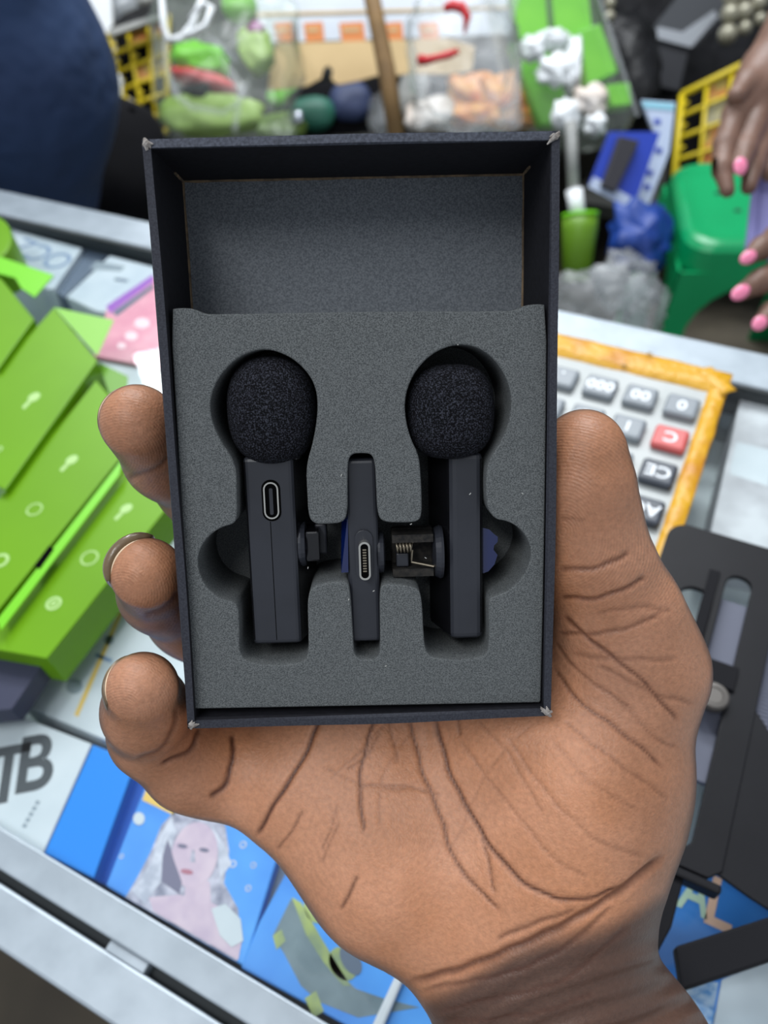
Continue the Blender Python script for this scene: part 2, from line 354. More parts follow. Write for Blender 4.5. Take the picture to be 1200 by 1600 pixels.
REC.add('clip_disc', off(latheg([(.0046, 0), (.0048, .0005), (.0046, .0013), (.003, .0016)], 28, 'x'), (cx[0], cx[1], -.0088)), blackp)
# right microphone
c = Q(725, 1000, -.018)
RMIC = Thing('wireless_microphone', (*c, -.0180), 'dusty black clip microphone with spring clip towards centre, right hollow of foam tray', 'microphone', 'microphones in the foam tray')
RMIC.add('body', wedge(705, 755, 706, 1000, -.018, hb, -.0042, 0), blackp, bevel=.0015, seg=3)
RMIC.add('collar', bar(690, 750, 696, 716, -.0165, -.0062), blackg, bevel=.001)
windscreen(RMIC, 703, 643, 69, 73, -.0085, 2.7)
cx = Q(703, 862, -.0095)+np.array([-.0018, 0])
RMIC.add('clip_disc', off(latheg([(.003, -.0022), (.0056, -.0018), (.0062, -.0006), (.0060, 0)], 32, 'x'), (cx[0], cx[1], -.010)), blackp)
dust = mat('dusty_black_plastic', srgb(16, 15, 15), .8, 0, srgb(46, 42, 37), 900, bump=.3, bscale=1500)
RMIC.add('clip_jaw', off(join([boxg(-.0115, -.0022, .0030, .0048, -.0035, .0030), boxg(-.0115, -.0022, -.0050, -.0032, -.0035, .0028)]), (cx[0], cx[1], -.010)), dust)
RMIC.add('clip_base', off(boxg(-.0115, -.0018, -.005, .005, -.0065, -.0035), (cx[0], cx[1], -.010)), dust, bevel=.0004)
RMIC.add('hinge_block', off(boxg(-.0106, -.0078, -.0030, .0002, -.0030, .0015), (cx[0], cx[1], -.010)), blackp, bevel=.0003)
sp = [(-.0106+.0038*t, .0018+.0011*math.cos(t*5*6.283), .0022+.0011*math.sin(t*5*6.283)) for t in np.linspace(0, 1, 90)]
s = RMIC.add('clip_spring', off(tubeg(sp, .00024, 6), (cx[0], cx[1], -.010)), steel, smooth=True); s['label'] = 'thin coiled steel spring'
RMIC.add('spring_arm', off(tubeg([(-.0070, .0012, .0026), (-.0072, -.0016, .0028), (-.0022, -.0026, .0034), (-.0016, -.0018, .003)], .00028, 6), (cx[0], cx[1], -.010)), steel)
fc = Q(755, 858, -.0085)
for o in (LMIC.r.children[0], RMIC.r.children[0]): gloss_sides(o)
fl_ = [(-.0002, .0052), (.0012, .0048), (.0024, .0036), (.0032, .0030), (.0031, .0018), (.0023, .0010), (.0022, 0), (.0031, -.0012), (.0024, -.0034), (.0010, -.0050), (-.0002, -.0054)]
f_ = RMIC.add('protective_film', off(prismg(fl_, 0, .0001), (fc[0], fc[1], -.0075)), blue); f_['label'] = 'torn blue plastic film'

# ------------------------------------------------------------------ signed-distance modelling of bodies
class Field:
    def __init__(s, lo, hi, h):
        s.lo = np.array(lo, np.float32); s.h = h; s.n = np.ceil((np.array(hi)-s.lo)/h).astype(int)+1
        s.ax = [(s.lo[i]+h*np.arange(s.n[i])).astype(np.float32) for i in range(3)]
    def new(s): return np.full(s.n, 50.0, np.float32)
    def cone(s, D, a, b, ra, rb, k=4.0, sc=None):
        a, b = np.array(a, np.float32), np.array(b, np.float32); R = max(ra, rb)+k+3
        lo = np.maximum(((np.minimum(a, b)-R-s.lo)/s.h).astype(int), 0); hi = np.minimum(((np.maximum(a, b)+R-s.lo)/s.h).astype(int)+2, s.n)
        if (hi <= lo).any(): return
        sl = tuple(slice(lo[i], hi[i]) for i in range(3))
        X, Y, Z = np.meshgrid(*[s.ax[i][sl[i]] for i in range(3)], indexing='ij', sparse=True)
        ba = b-a; L = float(ba@ba)+1e-9
        t = np.clip(((X-a[0])*ba[0]+(Y-a[1])*ba[1]+(Z-a[2])*ba[2])/L, 0, 1)
        d = np.sqrt((X-a[0]-t*ba[0])**2+(Y-a[1]-t*ba[1])**2+(Z-a[2]-t*ba[2])**2)-(ra+(rb-ra)*t)
        D[sl] = smin(D[sl], d, k)
    def chain(s, pts, k=3.0, D=None):            # pts: [(x, y, z, r)]
        if D is None: D = s.new()
        for p, q in zip(pts[:-1], pts[1:]): s.cone(D, p[:3], q[:3], p[3], q[3], k)
        return D
    def mesh(s, D):                               # surface nets
        ins = D < 0; n = s.n
        c = [ins[i:n[0]-1+i, j:n[1]-1+j, k:n[2]-1+k] for i in (0, 1) for j in (0, 1) for k in (0, 1)]
        cnt = sum(x.astype(np.int8) for x in c); act = (cnt > 0) & (cnt < 8)
        idx = np.full(act.shape, -1, np.int64); ijk = np.argwhere(act); idx[act] = np.arange(len(ijk))
        acc = np.zeros((len(ijk), 3)); w = np.zeros(len(ijk)); crn = [(i, j, k) for i in (0, 1) for j in (0, 1) for k in (0, 1)]
        val = {q: D[ijk[:, 0]+q[0], ijk[:, 1]+q[1], ijk[:, 2]+q[2]] for q in crn}
        for q in crn:
            for a in range(3):
                if q[a] == 0:
                    e = list(q); e[a] = 1; v0, v1 = val[q], val[tuple(e)]; m = (v0 < 0) != (v1 < 0)
                    t = v0/np.where(m, v0-v1, 1); P = np.tile(np.array(q, float), (len(ijk), 1)); P[:, a] = t
                    acc[m] += P[m]; w[m] += 1
        V = s.lo+(ijk+acc/w[:, None])*s.h; Q4 = []
        for a in range(3):
            b, c2 = (a+1) % 3, (a+2) % 3
            A = [slice(None)]*3; B = [slice(None)]*3; A[a] = slice(0, -1); B[a] = slice(1, None)
            A[b] = B[b] = slice(1, -1); A[c2] = B[c2] = slice(1, -1)
            f = ins[tuple(A)] != ins[tuple(B)]; e = np.argwhere(f); flip = ins[tuple(A)][f]
            e[:, b] += 1; e[:, c2] += 1
            def g(db, dc): x = e.copy(); x[:, b] -= db; x[:, c2] -= dc; return idx[x[:, 0], x[:, 1], x[:, 2]]
            q = np.stack([g(1, 1), g(0, 1), g(0, 0), g(1, 0)], 1); q[~flip] = q[~flip][:, ::-1]; Q4.append(q)
        return V, np.concatenate(Q4)
def smin(a, b, k):
    h = np.maximum(k-np.abs(a-b), 0)/k; return np.minimum(a, b)-h*h*k*.25
def vnormals(V, Q4):
    N = np.zeros_like(V); f = np.cross(V[Q4[:, 2]]-V[Q4[:, 0]], V[Q4[:, 3]]-V[Q4[:, 1]])
    for i in range(4): np.add.at(N, Q4[:, i], f)
    return N/(np.linalg.norm(N, axis=1)[:, None]+1e-12)
def relax(V, Q4, it, lam=.5):
    E = np.concatenate([Q4[:, [0, 1]], Q4[:, [1, 2]], Q4[:, [2, 3]], Q4[:, [3, 0]]])
    deg = np.bincount(E[:, 0], minlength=len(V))+np.bincount(E[:, 1], minlength=len(V))
    for i in range(it):
        A = np.zeros_like(V); np.add.at(A, E[:, 0], V[E[:, 1]]); np.add.at(A, E[:, 1], V[E[:, 0]])
        V = V+(lam if i % 2 == 0 else -lam*1.03)*(A/deg[:, None]-V)
    return V
def seg_dist(P, poly):                            # distance of 2D points to a polyline, and position along it
    best = np.full(len(P), 1e9); tt = np.zeros(len(P)); n = len(poly)-1
    for i in range(n):
        a, b = np.array(poly[i], float), np.array(poly[i+1], float); ba = b-a
        t = np.clip(((P-a)@ba)/(ba@ba), 0, 1); d = np.linalg.norm(P-a-t[:, None]*ba, axis=1)
        m = d < best; best[m] = d[m]; tt[m] = (i+t[m])/n
    return best, tt
def npmesh(name, V, Q4, mat_, parent=None, attrs={}):
    me = bpy.data.meshes.new(name); me.vertices.add(len(V)); me.vertices.foreach_set('co', V.astype(np.float32).ravel())
    me.loops.add(Q4.size); me.loops.foreach_set('vertex_index', Q4.astype(np.int32).ravel())
    me.polygons.add(len(Q4)); me.polygons.foreach_set('loop_start', np.arange(0, Q4.size, 4, dtype=np.int32))
    me.update(calc_edges=True); me.validate(); me.polygons.foreach_set('use_smooth', [True]*len(me.polygons))
    for k, a in attrs.items():
        at = me.attributes.new(k, 'FLOAT', 'POINT'); at.data.foreach_set('value', a.astype(np.float32))
    me.materials.append(mat_); o = bpy.data.objects.new(name, me); COL.objects.link(o)
    if parent: o.parent = parent
    return o
def smooth01(x, a, b):
    t = np.clip((x-a)/(b-a), 0, 1); return t*t*(3-2*t)
def skin_mat(name, palm, palm2, dark, crease):
    m = bpy.data.materials.new(name); m.use_nodes = True; nt = m.node_tree; b = nt.nodes['Principled BSDF']; L = nt.links.new
    def N(t, **k):
        n = nt.nodes.new(t)
        for a, v in k.items(): n.inputs[a].default_value = v
        return n
    def mix(fac, c1, c2):
        x = nt.nodes.new('ShaderNodeMix'); x.data_type = 'RGBA'
        for s, v in ((0, fac), (6, c1), (7, c2)):
            if hasattr(v, 'type') and not isinstance(v, tuple): L(v, x.inputs[s])
            else: x.inputs[s].default_value = v if s == 0 else (*v, 1)
        return x.outputs[2]
    tc = N('ShaderNodeTexCoord').outputs['Object']
    n1 = N('ShaderNodeTexNoise', Scale=38.0, Detail=4.0); L(tc, n1.inputs['Vector'])
    n2 = N('ShaderNodeTexNoise', Scale=900.0, Detail=3.0); L(tc, n2.inputs['Vector'])
    r1 = N('ShaderNodeMapRange'); r1.inputs[1].default_value = .35; r1.inputs[2].default_value = .65; L(n1.outputs[0], r1.inputs[0])
    def attr(a): x = N('ShaderNodeAttribute'); x.attribute_name = a; return x.outputs['Fac']
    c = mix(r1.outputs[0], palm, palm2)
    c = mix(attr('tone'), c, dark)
    c = mix(attr('crease'), c, crease)
    r2 = N('ShaderNodeMapRange'); r2.inputs[1].default_value = .3; r2.inputs[2].default_value = .7; r2.inputs[3].default_value = .88; r2.inputs[4].default_value = 1.1; L(n2.outputs[0], r2.inputs[0])
    hs = N('ShaderNodeHueSaturation'); L(r2.outputs[0], hs.inputs['Value']); L(c, hs.inputs['Color'])
    L(hs.outputs[0], b.inputs['Base Color'])
    b.inputs['Roughness'].default_value = .48; b.inputs['Specular IOR Level'].default_value = .42
    b.inputs['Subsurface Weight'].default_value = .12; b.inputs['Subsurface Radius'].default_value = (1, .35, .2); b.inputs['Subsurface Scale'].default_value = .002
    v = N('ShaderNodeTexVoronoi', Scale=1100.0); v.feature = 'DISTANCE_TO_EDGE'; L(tc, v.inputs['Vector'])
    bp = N('ShaderNodeBump', Strength=.30, Distance=.0003); L(v.outputs[0], bp.inputs['Height'])
    bp2 = N('ShaderNodeBump', Strength=.22, Distance=.0006); L(n2.outputs[0], bp2.inputs['Height']); L(bp.outputs[0], bp2.inputs['Normal'])
    rd = N('ShaderNodeMath'); rd.operation = 'SINE'; L(attr('ridge'), rd.inputs[0])
    rm = N('ShaderNodeMath'); rm.operation = 'MULTIPLY'; L(rd.outputs[0], rm.inputs[0]); L(attr('ridge_on'), rm.inputs[1])
    bp3 = N('ShaderNodeBump', Strength=.22, Distance=.0001); L(rm.outputs[0], bp3.inputs['Height']); L(bp2.outputs[0], bp3.inputs['Normal'])
    L(bp3.outputs[0], b.inputs['Normal'])
    return m

# ------------------------------------------------------------------ the hand that holds the box (millimetres, camera axes)
def C(px, py, z, r): return ((px-600)*z/F, (py-800)*z/F, z, r*z/F)
FH = Field((-82, -45, 148), (98, 195, 240), .62)
palm = FH.new()
for a, b, k in [
    (C(835, 1500, 200, 128), C(890, 1660, 200, 150), 10), (C(760, 1530, 198, 86), C(800, 1680, 197, 100), 12), (C(930, 1490, 197, 82), C(995, 1660, 197, 108), 12),
    (C(890, 1660, 200, 150), C(985, 1930, 196, 170), 12), (C(800, 1680, 197, 100), C(890, 1930, 194, 110), 12), (C(995, 1660, 197, 108), C(1090, 1930, 194, 120), 12),
    (C(800, 1440, 199, 118), C(835, 1500, 200, 128), 12),
    # hypothenar side
    (C(470, 1245, 205, 88), C(610, 1352, 202, 108), 12), (C(610, 1352, 202, 108), C(730, 1445, 199, 105), 12),
    # thenar
    (C(985, 1045, 193, 105), C(905, 1215, 197, 142), 12), (C(905, 1215, 197, 142), C(865, 1345, 198, 145), 12), (C(865, 1345, 198, 145), C(850, 1440, 199, 128), 12),
    # palm centre and metacarpals running up behind the box
    (C(780, 1420, 204, 120), C(660, 1240, 212, 125), 14), (C(660, 1240, 212, 125), C(560, 1110, 217, 115), 14),
    (C(780, 1400, 204, 120), C(800, 1150, 213, 130), 14), (C(800, 1150, 213, 130), C(720, 1000, 219, 120), 14),
    (C(610, 1352, 204, 105), C(500, 1170, 214, 105), 12), (C(905, 1215, 202, 135), C(780, 1050, 216, 125), 14),
    (C(720, 1000, 219, 118), C(640, 950, 220, 105), 12), (C(560, 1110, 217, 110), C(640, 950, 220, 105), 12)]:
    FH.cone(palm, a[:3], b[:3], a[3], b[3], k)
thumb = FH.chain([C(985, 1045, 193, 105), C(962, 960, 187, 92), C(926, 868, 181, 79), C(912, 780, 177, 71), C(911, 702, 175, 61)], 7)
FH.cone(thumb, C(914, 745, 173, 1)[:3], C(912, 715, 172, 1)[:3], 8.6, 8.0, 5)
pinky = FH.chain([C(470, 1215, 210, 92), C(350, 1200, 206, 72), C(300, 1190, 203, 69), C(243, 1143, 195, 66), C(228, 1110, 183, 61), C(222, 1076, 172, 57)], 5)
ring = FH.chain([C(560, 1110, 218, 95), C(400, 1020, 220, 66), C(300, 962, 213, 62), C(252, 925, 196, 60), C(230, 896, 174, 56)], 5)
middle = FH.chain([C(600, 980, 221, 95), C(430, 850, 222, 66), C(315, 760, 214, 62), C(262, 715, 197, 62), C(216, 660, 176, 59)], 5)
index = FH.chain([C(690, 960, 221, 95), C(580, 790, 224, 68), C(500, 640, 222, 62), C(420, 540, 213, 58), C(380, 480, 205, 54)], 5)
D = palm.copy()
for fg, k in ((thumb, 9), (pinky, 7), (ring, 7), (middle, 7), (index, 7)): D = np.minimum(D, smin(palm, fg, k))
# the closed back of the box keeps the hand outside it
X, Y, Z = np.meshgrid(*FH.ax, indexing='ij', sparse=True)
q0 = [(X-OB[0]*1e3)*e[0]+(Y-OB[1]*1e3)*e[1]+(Z-OB[2]*1e3)*e[2] for e in (EX, EY, EZ)]
bd = np.maximum(np.maximum(np.abs(q0[0])-(HX*1e3+.25), np.abs(q0[1])-(HY*1e3+.25)), np.maximum(-BD*1e3-1.3-q0[2], q0[2]-3))
D = np.maximum(D, -bd)
HV, HQ = FH.mesh(D); HV = relax(HV, HQ, 6)
HN = vnormals(HV, HQ)
pix = np.stack([600+F*HV[:, 0]/HV[:, 2], 800+F*HV[:, 1]/HV[:, 2]], 1)
facing = -np.einsum('ij,ij->i', HN, HV/np.linalg.norm(HV, axis=1)[:, None])
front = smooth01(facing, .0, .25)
wob = pix+np.stack([3*np.sin(pix[:, 1]/31.)+1*np.sin(pix[:, 1]/9.1+1), 3*np.sin(pix[:, 0]/37.)+1*np.sin(pix[:, 0]/8.3)], 1)
CR = [  # (polyline, depth mm, half width px, pigment)
    ([(497, 1120), (478, 1185), (440, 1240), (398, 1300)], .75, 5.5, 1.0), ([(588, 1100), (570, 1170), (564, 1230), (565, 1300)], .5, 4.5, .85), ([(565, 1230), (600, 1224), (640, 1225), (690, 1242)], .3, 4, .4), ([(545, 1205), (575, 1182), (592, 1145)], .25, 4, .4), ([(600, 1110), (618, 1168), (622, 1190)], .25, 4, .4),
    ([(632, 1110), (660, 1195), (685, 1260), (698, 1330), (732, 1376), (785, 1425)], .55, 4.5, .75), ([(672, 1110), (698, 1190), (730, 1262), (752, 1312), (800, 1368), (860, 1400), (920, 1406), (985, 1385)], .75, 5.5, .9), ([(750, 1308), (762, 1350), (776, 1396)], .35, 4, .6), ([(708, 1110), (718, 1150)], .3, 4, .5),
    ([(880, 960), (930, 1005), (1000, 1060), (1055, 1125)], .65, 5, .8), ([(868, 1040), (900, 1095), (960, 1140), (1040, 1200)], .5, 4.5, .7), ([(870, 1000), (910, 1055), (985, 1110)], .35, 4, .5),
    ([(872, 885), (920, 890), (965, 878), (985, 865)], .6, 5, .75), ([(872, 930), (925, 938), (970, 925), (1005, 905)], .65, 5, .8), ([(875, 985), (930, 992), (990, 985), (1030, 960)], .5, 5, .6), ([(880, 808), (915, 812)], .25, 4, .35),
    ([(330, 1248), (358, 1225), (365, 1190), (362, 1145)], .8, 6, 1.0), ([(255, 1195), (300, 1178), (310, 1140)], .7, 6, .9), ([(215, 1185), (255, 1172), (270, 1140), (272, 1110)], .5, 6, .6),
    ([(640, 1532), (740, 1512), (830, 1468), (920, 1425), (985, 1390), (1030, 1340)], 1.2, 9, .8), ([(775, 1470), (840, 1440), (900, 1420)], .5, 6, .6), ([(660, 1545), (780, 1530), (880, 1480), (960, 1420)], .5, 6, .5), ([(690, 1580), (800, 1560), (900, 1520), (980, 1450)], .35, 6, .4), ([(700, 1600), (820, 1590), (930, 1550)], .3, 6, .35),
    ([(535, 1425), (548, 1400), (560, 1370)], .45, 4.5, .7), ([(432, 1325), (452, 1298), (472, 1268)], .35, 4, .55), ([(500, 1350), (512, 1320), (526, 1290)], .2, 4, .35), ([(500, 1330), (530, 1260)], .2, 3.5, .35), ([(640, 1230), (560, 1228), (510, 1200)], .25, 4, .3), ([(600, 1130), (560, 1180), (520, 1220)], .2, 3.5, .3),
    ([(790, 1150), (860, 1240), (930, 1320), (1000, 1340)], .3, 4, .3), ([(720, 1160), (790, 1250), (860, 1340), (920, 1370)], .25, 4, .3), ([(860, 1150), (930, 1230), (1000, 1270)], .22, 4, .25), ([(745, 1130), (800, 1180), (850, 1270)], .2, 4, .25),
    ([(880, 1125), (960, 1190), (1045, 1250)], .3, 4, .35), ([(960, 1090), (1010, 1150), (1060, 1170)], .3, 4, .35), ([(650, 1130), (600, 1200), (590, 1290)], .18, 3.5, .25), ([(830, 1130), (780, 1180), (700, 1330)], .18, 3.5, .2),
    ([(900, 1020), (980, 1035), (1060, 1030)], .3, 5, .4), ([(940, 1040), (1010, 1085), (1080, 1095)], .3, 5, .4), ([(930, 960), (1000, 950), (1045, 955)], .3, 5, .35), ([(225, 960), (262, 950), (278, 930)], .5, 6, .6), ([(200, 745), (240, 735), (262, 715)], .4, 6, .5)]
crease = np.zeros(len(HV)); depth = np.zeros(len(HV))
for poly, dp, wd_, pg_ in CR:
    wd_ *= .86; dp *= .85
    P = chaikin_open = poly
    for _ in range(2):
        Pn = [P[0]]
        for a, b in zip(P[:-1], P[1:]): a, b = np.array(a, float), np.array(b, float); Pn += [a*.75+b*.25, a*.25+b*.75]
        P = Pn+[P[-1]]
    d, t = seg_dist(wob, P); tap = np.clip(np.minimum(t, 1-t)*7+.25, 0, 1)*front
    g = np.exp(-(d/wd_)**2)*tap; depth = np.maximum(depth, dp*g); depth -= .22*dp*np.exp(-((d-wd_*2.4)/(wd_*1.6))**2)*tap
    crease = np.maximum(crease, pg_*np.exp(-(d/(wd_*.75))**2)*tap)
# soft lumps of flesh and fine wrist wrinkles
px_, py_ = pix[:, 0], pix[:, 1]
wr = smooth01((py_-1395)+(px_-1000)*.33, 30, 120)
depth += front*wr*.38*(np.sin((py_+.42*px_+8*np.sin(px_/60.))/6.5)+.6*np.sin((py_+.42*px_)/11.))
depth += front*.18*np.sin(px_/31.+1.5*np.sin(py_/47.))*np.sin(py_/37.+1.2*np.sin(px_/53.))
HV = HV-HN*np.clip(depth, -.4, 1.2)[:, None]
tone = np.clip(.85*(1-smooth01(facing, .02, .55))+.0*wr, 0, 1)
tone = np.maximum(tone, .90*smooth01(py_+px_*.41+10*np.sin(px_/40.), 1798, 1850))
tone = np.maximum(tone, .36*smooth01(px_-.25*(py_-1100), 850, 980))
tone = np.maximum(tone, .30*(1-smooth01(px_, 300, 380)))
dt = np.hypot((px_-905)/1.0, (py_-760)/1.7)
ridge = np.hypot(px_-880, (py_-830)*.9)*1.35+6*np.sin(py_/30.)
ridge_on = front*(1-smooth01(py_, 860, 1010))*(px_ > 840)
dr = np.where(px_ < 300, np.hypot(px_-190, py_-np.where(py_ < 800, 720, np.where(py_ < 1000, 930, 1120)))*1.4, 0)
ridge = np.where(px_ < 300, dr, ridge); ridge_on = np.where(px_ < 300, front*.55*(1-smooth01(py_, 1100, 1150)), ridge_on)
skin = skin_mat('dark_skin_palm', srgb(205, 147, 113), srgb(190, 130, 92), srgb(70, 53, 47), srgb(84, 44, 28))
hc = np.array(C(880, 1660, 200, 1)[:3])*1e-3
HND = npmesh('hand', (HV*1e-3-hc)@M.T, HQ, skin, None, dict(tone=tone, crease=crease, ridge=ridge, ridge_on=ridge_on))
HND.location = CAM+M@hc
tag(HND, 'right hand with dark brown skin and open palm holding the black box', 'hand')
nail_m = mat('fingernail', srgb(118, 98, 70), .35, 0, srgb(98, 80, 58), 200, coat=.2)
nail_edge = mat('nail_free_edge', srgb(226, 200, 168), .45)
def nail(tip, d, n, r, half, length, over, thick):
    """curved plate over the back of a fingertip; tip (mm, camera axes), d finger direction, n back-of-finger direction"""
    d, n = _n(d), np.array(n, float); n = _n(n-_n(d)*_n(d).dot(n)); w = np.cross(d, n); tip = np.array(tip[:3])
    V, E2 = [], []; nu, nv = 14, 12
    for shell, dr in ((0, 0.0), (1, thick)):
        for j in range(nv+1):
            v = j/nv; s = -length*(1-v)+over*v
            for i in range(nu+1):
                u = (i/nu*2-1); a = u*half; e = over-1.5*u*u if j == nv else s-1.5*u*u*v
                rr = math.sqrt(max(r*r-max(0., e)**2*.97, 4.))-.25+dr*(1-.55*abs(u)**3)
                V.append(tip+d*e+n*rr*math.cos(a)+w*rr*math.sin(a))
    st = (nu+1)*(nv+1); Fs = []
    for sh in (0, 1):
        for j in range(nv):
            for i in range(nu):
                q = [sh*st+j*(nu+1)+i, sh*st+j*(nu+1)+i+1, sh*st+(j+1)*(nu+1)+i+1, sh*st+(j+1)*(nu+1)+i]; Fs.append(q)
    for i in range(nu): Fs.append([nv*(nu+1)+i, nv*(nu+1)+i+1, st+nv*(nu+1)+i+1, st+nv*(nu+1)+i])
    for j in range(nv):
        for i in (0, nu): Fs.append([j*(nu+1)+i, (j+1)*(nu+1)+i, st+(j+1)*(nu+1)+i, st+j*(nu+1)+i])
    V = (np.array(V)*1e-3-hc)@M.T
    o = mesh('fingernail', V, Fs, nail_m, HND, smooth=True)
    P = [V[nv*(nu+1)+i] for i in range(nu+1)]
    mesh('nail_edge', *tubeg(P, [.0001+.00022*math.sin(math.pi*i/nu) for i in range(nu+1)], 6), nail_edge, o, smooth=True)
def nl(pts, n, half, length, over, thick, r=None):
    a, b = np.array(pts[0][:3]), np.array(pts[1][:3]); nail(b, b-a, n, r or pts[1][3]*1.0, half, length, over, thick)
nl((C(252, 925, 196, 60), C(230, 896, 174, 56)), (-.75, -.60, .1), .98, 9, 4.6, 2.1)
nl((C(262, 715, 197, 62), C(216, 660, 176, 59)), (-.85, -.25, .45), .8, 9, 4.4, .5)
nl((C(228, 1110, 183, 61), C(222, 1076, 172, 57)), (-.95, -.05, .25), .85, 8, 3.4, .7)
nl((C(912, 780, 177, 71), C(911, 702, 175, 61)), (.75, 0, .66), .8, 11, 6.0, .5)

# ------------------------------------------------------------------ goods under the glass and on the counter
def flat(name, pxs, z, t, m, parent=None, base=None, bevel=0):     # px polygon on the plane z, pushed down by t
    P = [G(*p, z) for p in pxs]; b = np.zeros(3) if base is None else np.array(base)
    return mesh(name, [tuple(np.array(v)-b) for v in prismg([p[:2] for p in P], z-t, z)[0]], prismg(pxs, 0, 1)[1], m, parent, bevel=bevel)
class Flat:
    """a box lying on the shelf or the counter: px outline of its top face at height z, standing on z0"""
    def __init__(s, name, pxs, z, z0, m, label, cat, group=None, bevel=.0006, part='carton'):
        c = G(*np.mean(np.array(pxs, float), axis=0), z); s.b = np.array([c[0], c[1], z0]); s.z = z
        s.r = empty(name, loc(s.b), label, cat, group)
        s.body = flat(part, pxs, z, z-z0, m, s.r, s.b, bevel)
    def pr(s, name, pxs, m, lift=.0001, parent=None): return flat(name, pxs, s.z+lift, .00012, m, parent or s.r, s.b)
    def txt(s, t, px, py, size, m, rot=0, lift=.0002, name='lettering', bold=0, sx=1):
        p = G(px, py, s.z)-s.b
        return text(name, t, m, s.r, size, loc((p[0], p[1], p[2]+lift))@Matrix.Rotation(math.radians(rot), 4, 'Z')@Matrix.Diagonal((sx, 1, 1, 1)), .00006, bold)
    def ring(s, px, py, r, m, name='icon', fill=.62, ry=1.0):
        p = G(px, py, s.z)-s.b; n = 20; V = []; Fs = []
        for k in range(n):
            a = 2*math.pi*k/n
            for q in (r, r*fill): V.append((p[0]+q*math.cos(a), p[1]+q*ry*math.sin(a), p[2]+.00015))
        for k in range(n): j = (k+1) % n; Fs.append((2*k, 2*j, 2*j+1, 2*k+1))
        return mesh(name, V, Fs, m, s.r)
ell = lambda cx, cy, rx, ry, n=24, a0=0: [(cx+rx*math.cos(2*math.pi*k/n)*math.cos(a0)-ry*math.sin(2*math.pi*k/n)*math.sin(a0), cy+rx*math.cos(2*math.pi*k/n)*math.sin(a0)+ry*math.sin(2*math.pi*k/n)*math.cos(a0)) for k in range(n)]
white = mat('white_card', srgb(204, 209, 213), .45, 0, srgb(190, 197, 202), 30)
offw = mat('off_white_card', srgb(200, 207, 214), .5, 0, srgb(180, 190, 200), 25)
ink = mat('dark_ink', srgb(62, 66, 70), .5); grey_ink = mat('grey_ink', srgb(140, 150, 158), .5); pale_ink = mat('pale_blue_ink', srgb(120, 140, 172), .5)
bblue = mat('bright_blue_card', srgb(0, 128, 220), .4); dblue = mat('deep_blue_card', srgb(20, 84, 175), .4)
sky = mat('sky_blue_print', srgb(62, 132, 214), .35, 0, srgb(88, 160, 232), 25)
navy = mat('navy_card', srgb(38, 42, 66), .5); slate = mat('slate_print', srgb(92, 104, 122), .5)
yel = mat('yellow_print', srgb(222, 184, 92), .5); pink = mat('pink_print', srgb(214, 130, 152), .4, 0, srgb(228, 158, 172), 60); purple = mat('purple_print', srgb(150, 80, 180), .4)
skinp = mat('printed_face', srgb(206, 184, 196), .45, 0, srgb(190, 168, 186), 120); hairp = mat('printed_hair', srgb(128, 128, 146), .45, 0, srgb(196, 192, 206), 160); hairl = mat('printed_light_hair', srgb(206, 206, 216), .45, 0, srgb(170, 172, 186), 200)
shade = mat('printed_shade', srgb(112, 108, 130), .5); lip = mat('printed_lip', srgb(170, 108, 124), .5)
olive = mat('printed_olive', srgb(168, 180, 96), .5, 0, srgb(126, 142, 110), 90); greyp = mat('printed_grey', srgb(120, 136, 142), .5, 0, srgb(96, 112, 120), 60)
ZG, ZS = -.0075, -.045
b = Flat('carton', [(-60, 1083), (143, 1162), (66, 1336), (-140, 1240)], ZG, ZS, white, 'white carton with big dark letters under the glass by the near bar', 'box')
b.txt('B', 54, 1196, .036, ink, 36, bold=.0007, sx=.85); b.txt('T', 10, 1214, .036, ink, 36, bold=.0007, sx=.85)
for k in range(5): b.pr('small_print', [(34+k*5, 1292-k*9), (40+k*5, 1294-k*9), (43+k*5, 1288-k*9), (37+k*5, 1286-k*9)], grey_ink)
b = Flat('carton', [(145, 1163), (212, 1190), (146, 1373), (69, 1333)], ZG, ZS, bblue, 'plain bright blue carton beside the lettered white carton', 'box')
b = Flat('carton', [(214, 1191), (237, 1200), (168, 1385), (148, 1374)], ZG-.008, ZS, dblue, 'narrow deep blue carton edge between two blue boxes', 'box')
b = Flat('picture_box', [(238, 1198), (446, 1300), (381, 1510), (165, 1384)], ZG, ZS, sky, 'blue box printed with a long-haired woman under the glass', 'box')
b.pr('yellow_patch', [(236, 1212), (290, 1234), (272, 1274), (222, 1250)], yel)
b.pr('printed_hair', [(300, 1258), (330, 1262), (352, 1290), (358, 1330), (350, 1380), (372, 1420), (376, 1470), (370, 1502), (196, 1402), (214, 1372), (236, 1330), (252, 1290), (276, 1264)], hairp)
b.pr('printed_hair', [(268, 1276), (250, 1305), (236, 1348), (206, 1392), (226, 1412), (256, 1372), (264, 1330), (276, 1300)], hairl, .0002)
b.pr('printed_hair', [(330, 1290), (350, 1318), (362, 1350), (344, 1372), (340, 1330)], hairl, .0002)
b.pr('printed_shoulder', [(232, 1402), (280, 1398), (330, 1410), (368, 1430), (378, 1470), (372, 1500), (240, 1424)], skinp, .0002)
b.pr('printed_neck', [(290, 1370), (328, 1378), (330, 1420), (288, 1412)], skinp, .00025)
b.pr('printed_face', ell(304, 1336, 36, 52, 24, .18), skinp, .0003)
b.pr('printed_shade', [(262, 1310), (272, 1345), (284, 1378), (280, 1396), (252, 1376), (254, 1338)], shade, .00035)
for ex in (285, 319): b.pr('printed_eye', ell(ex, 1322+(ex-285)*.18, 8, 3.4, 14, .15), shade, .0004)
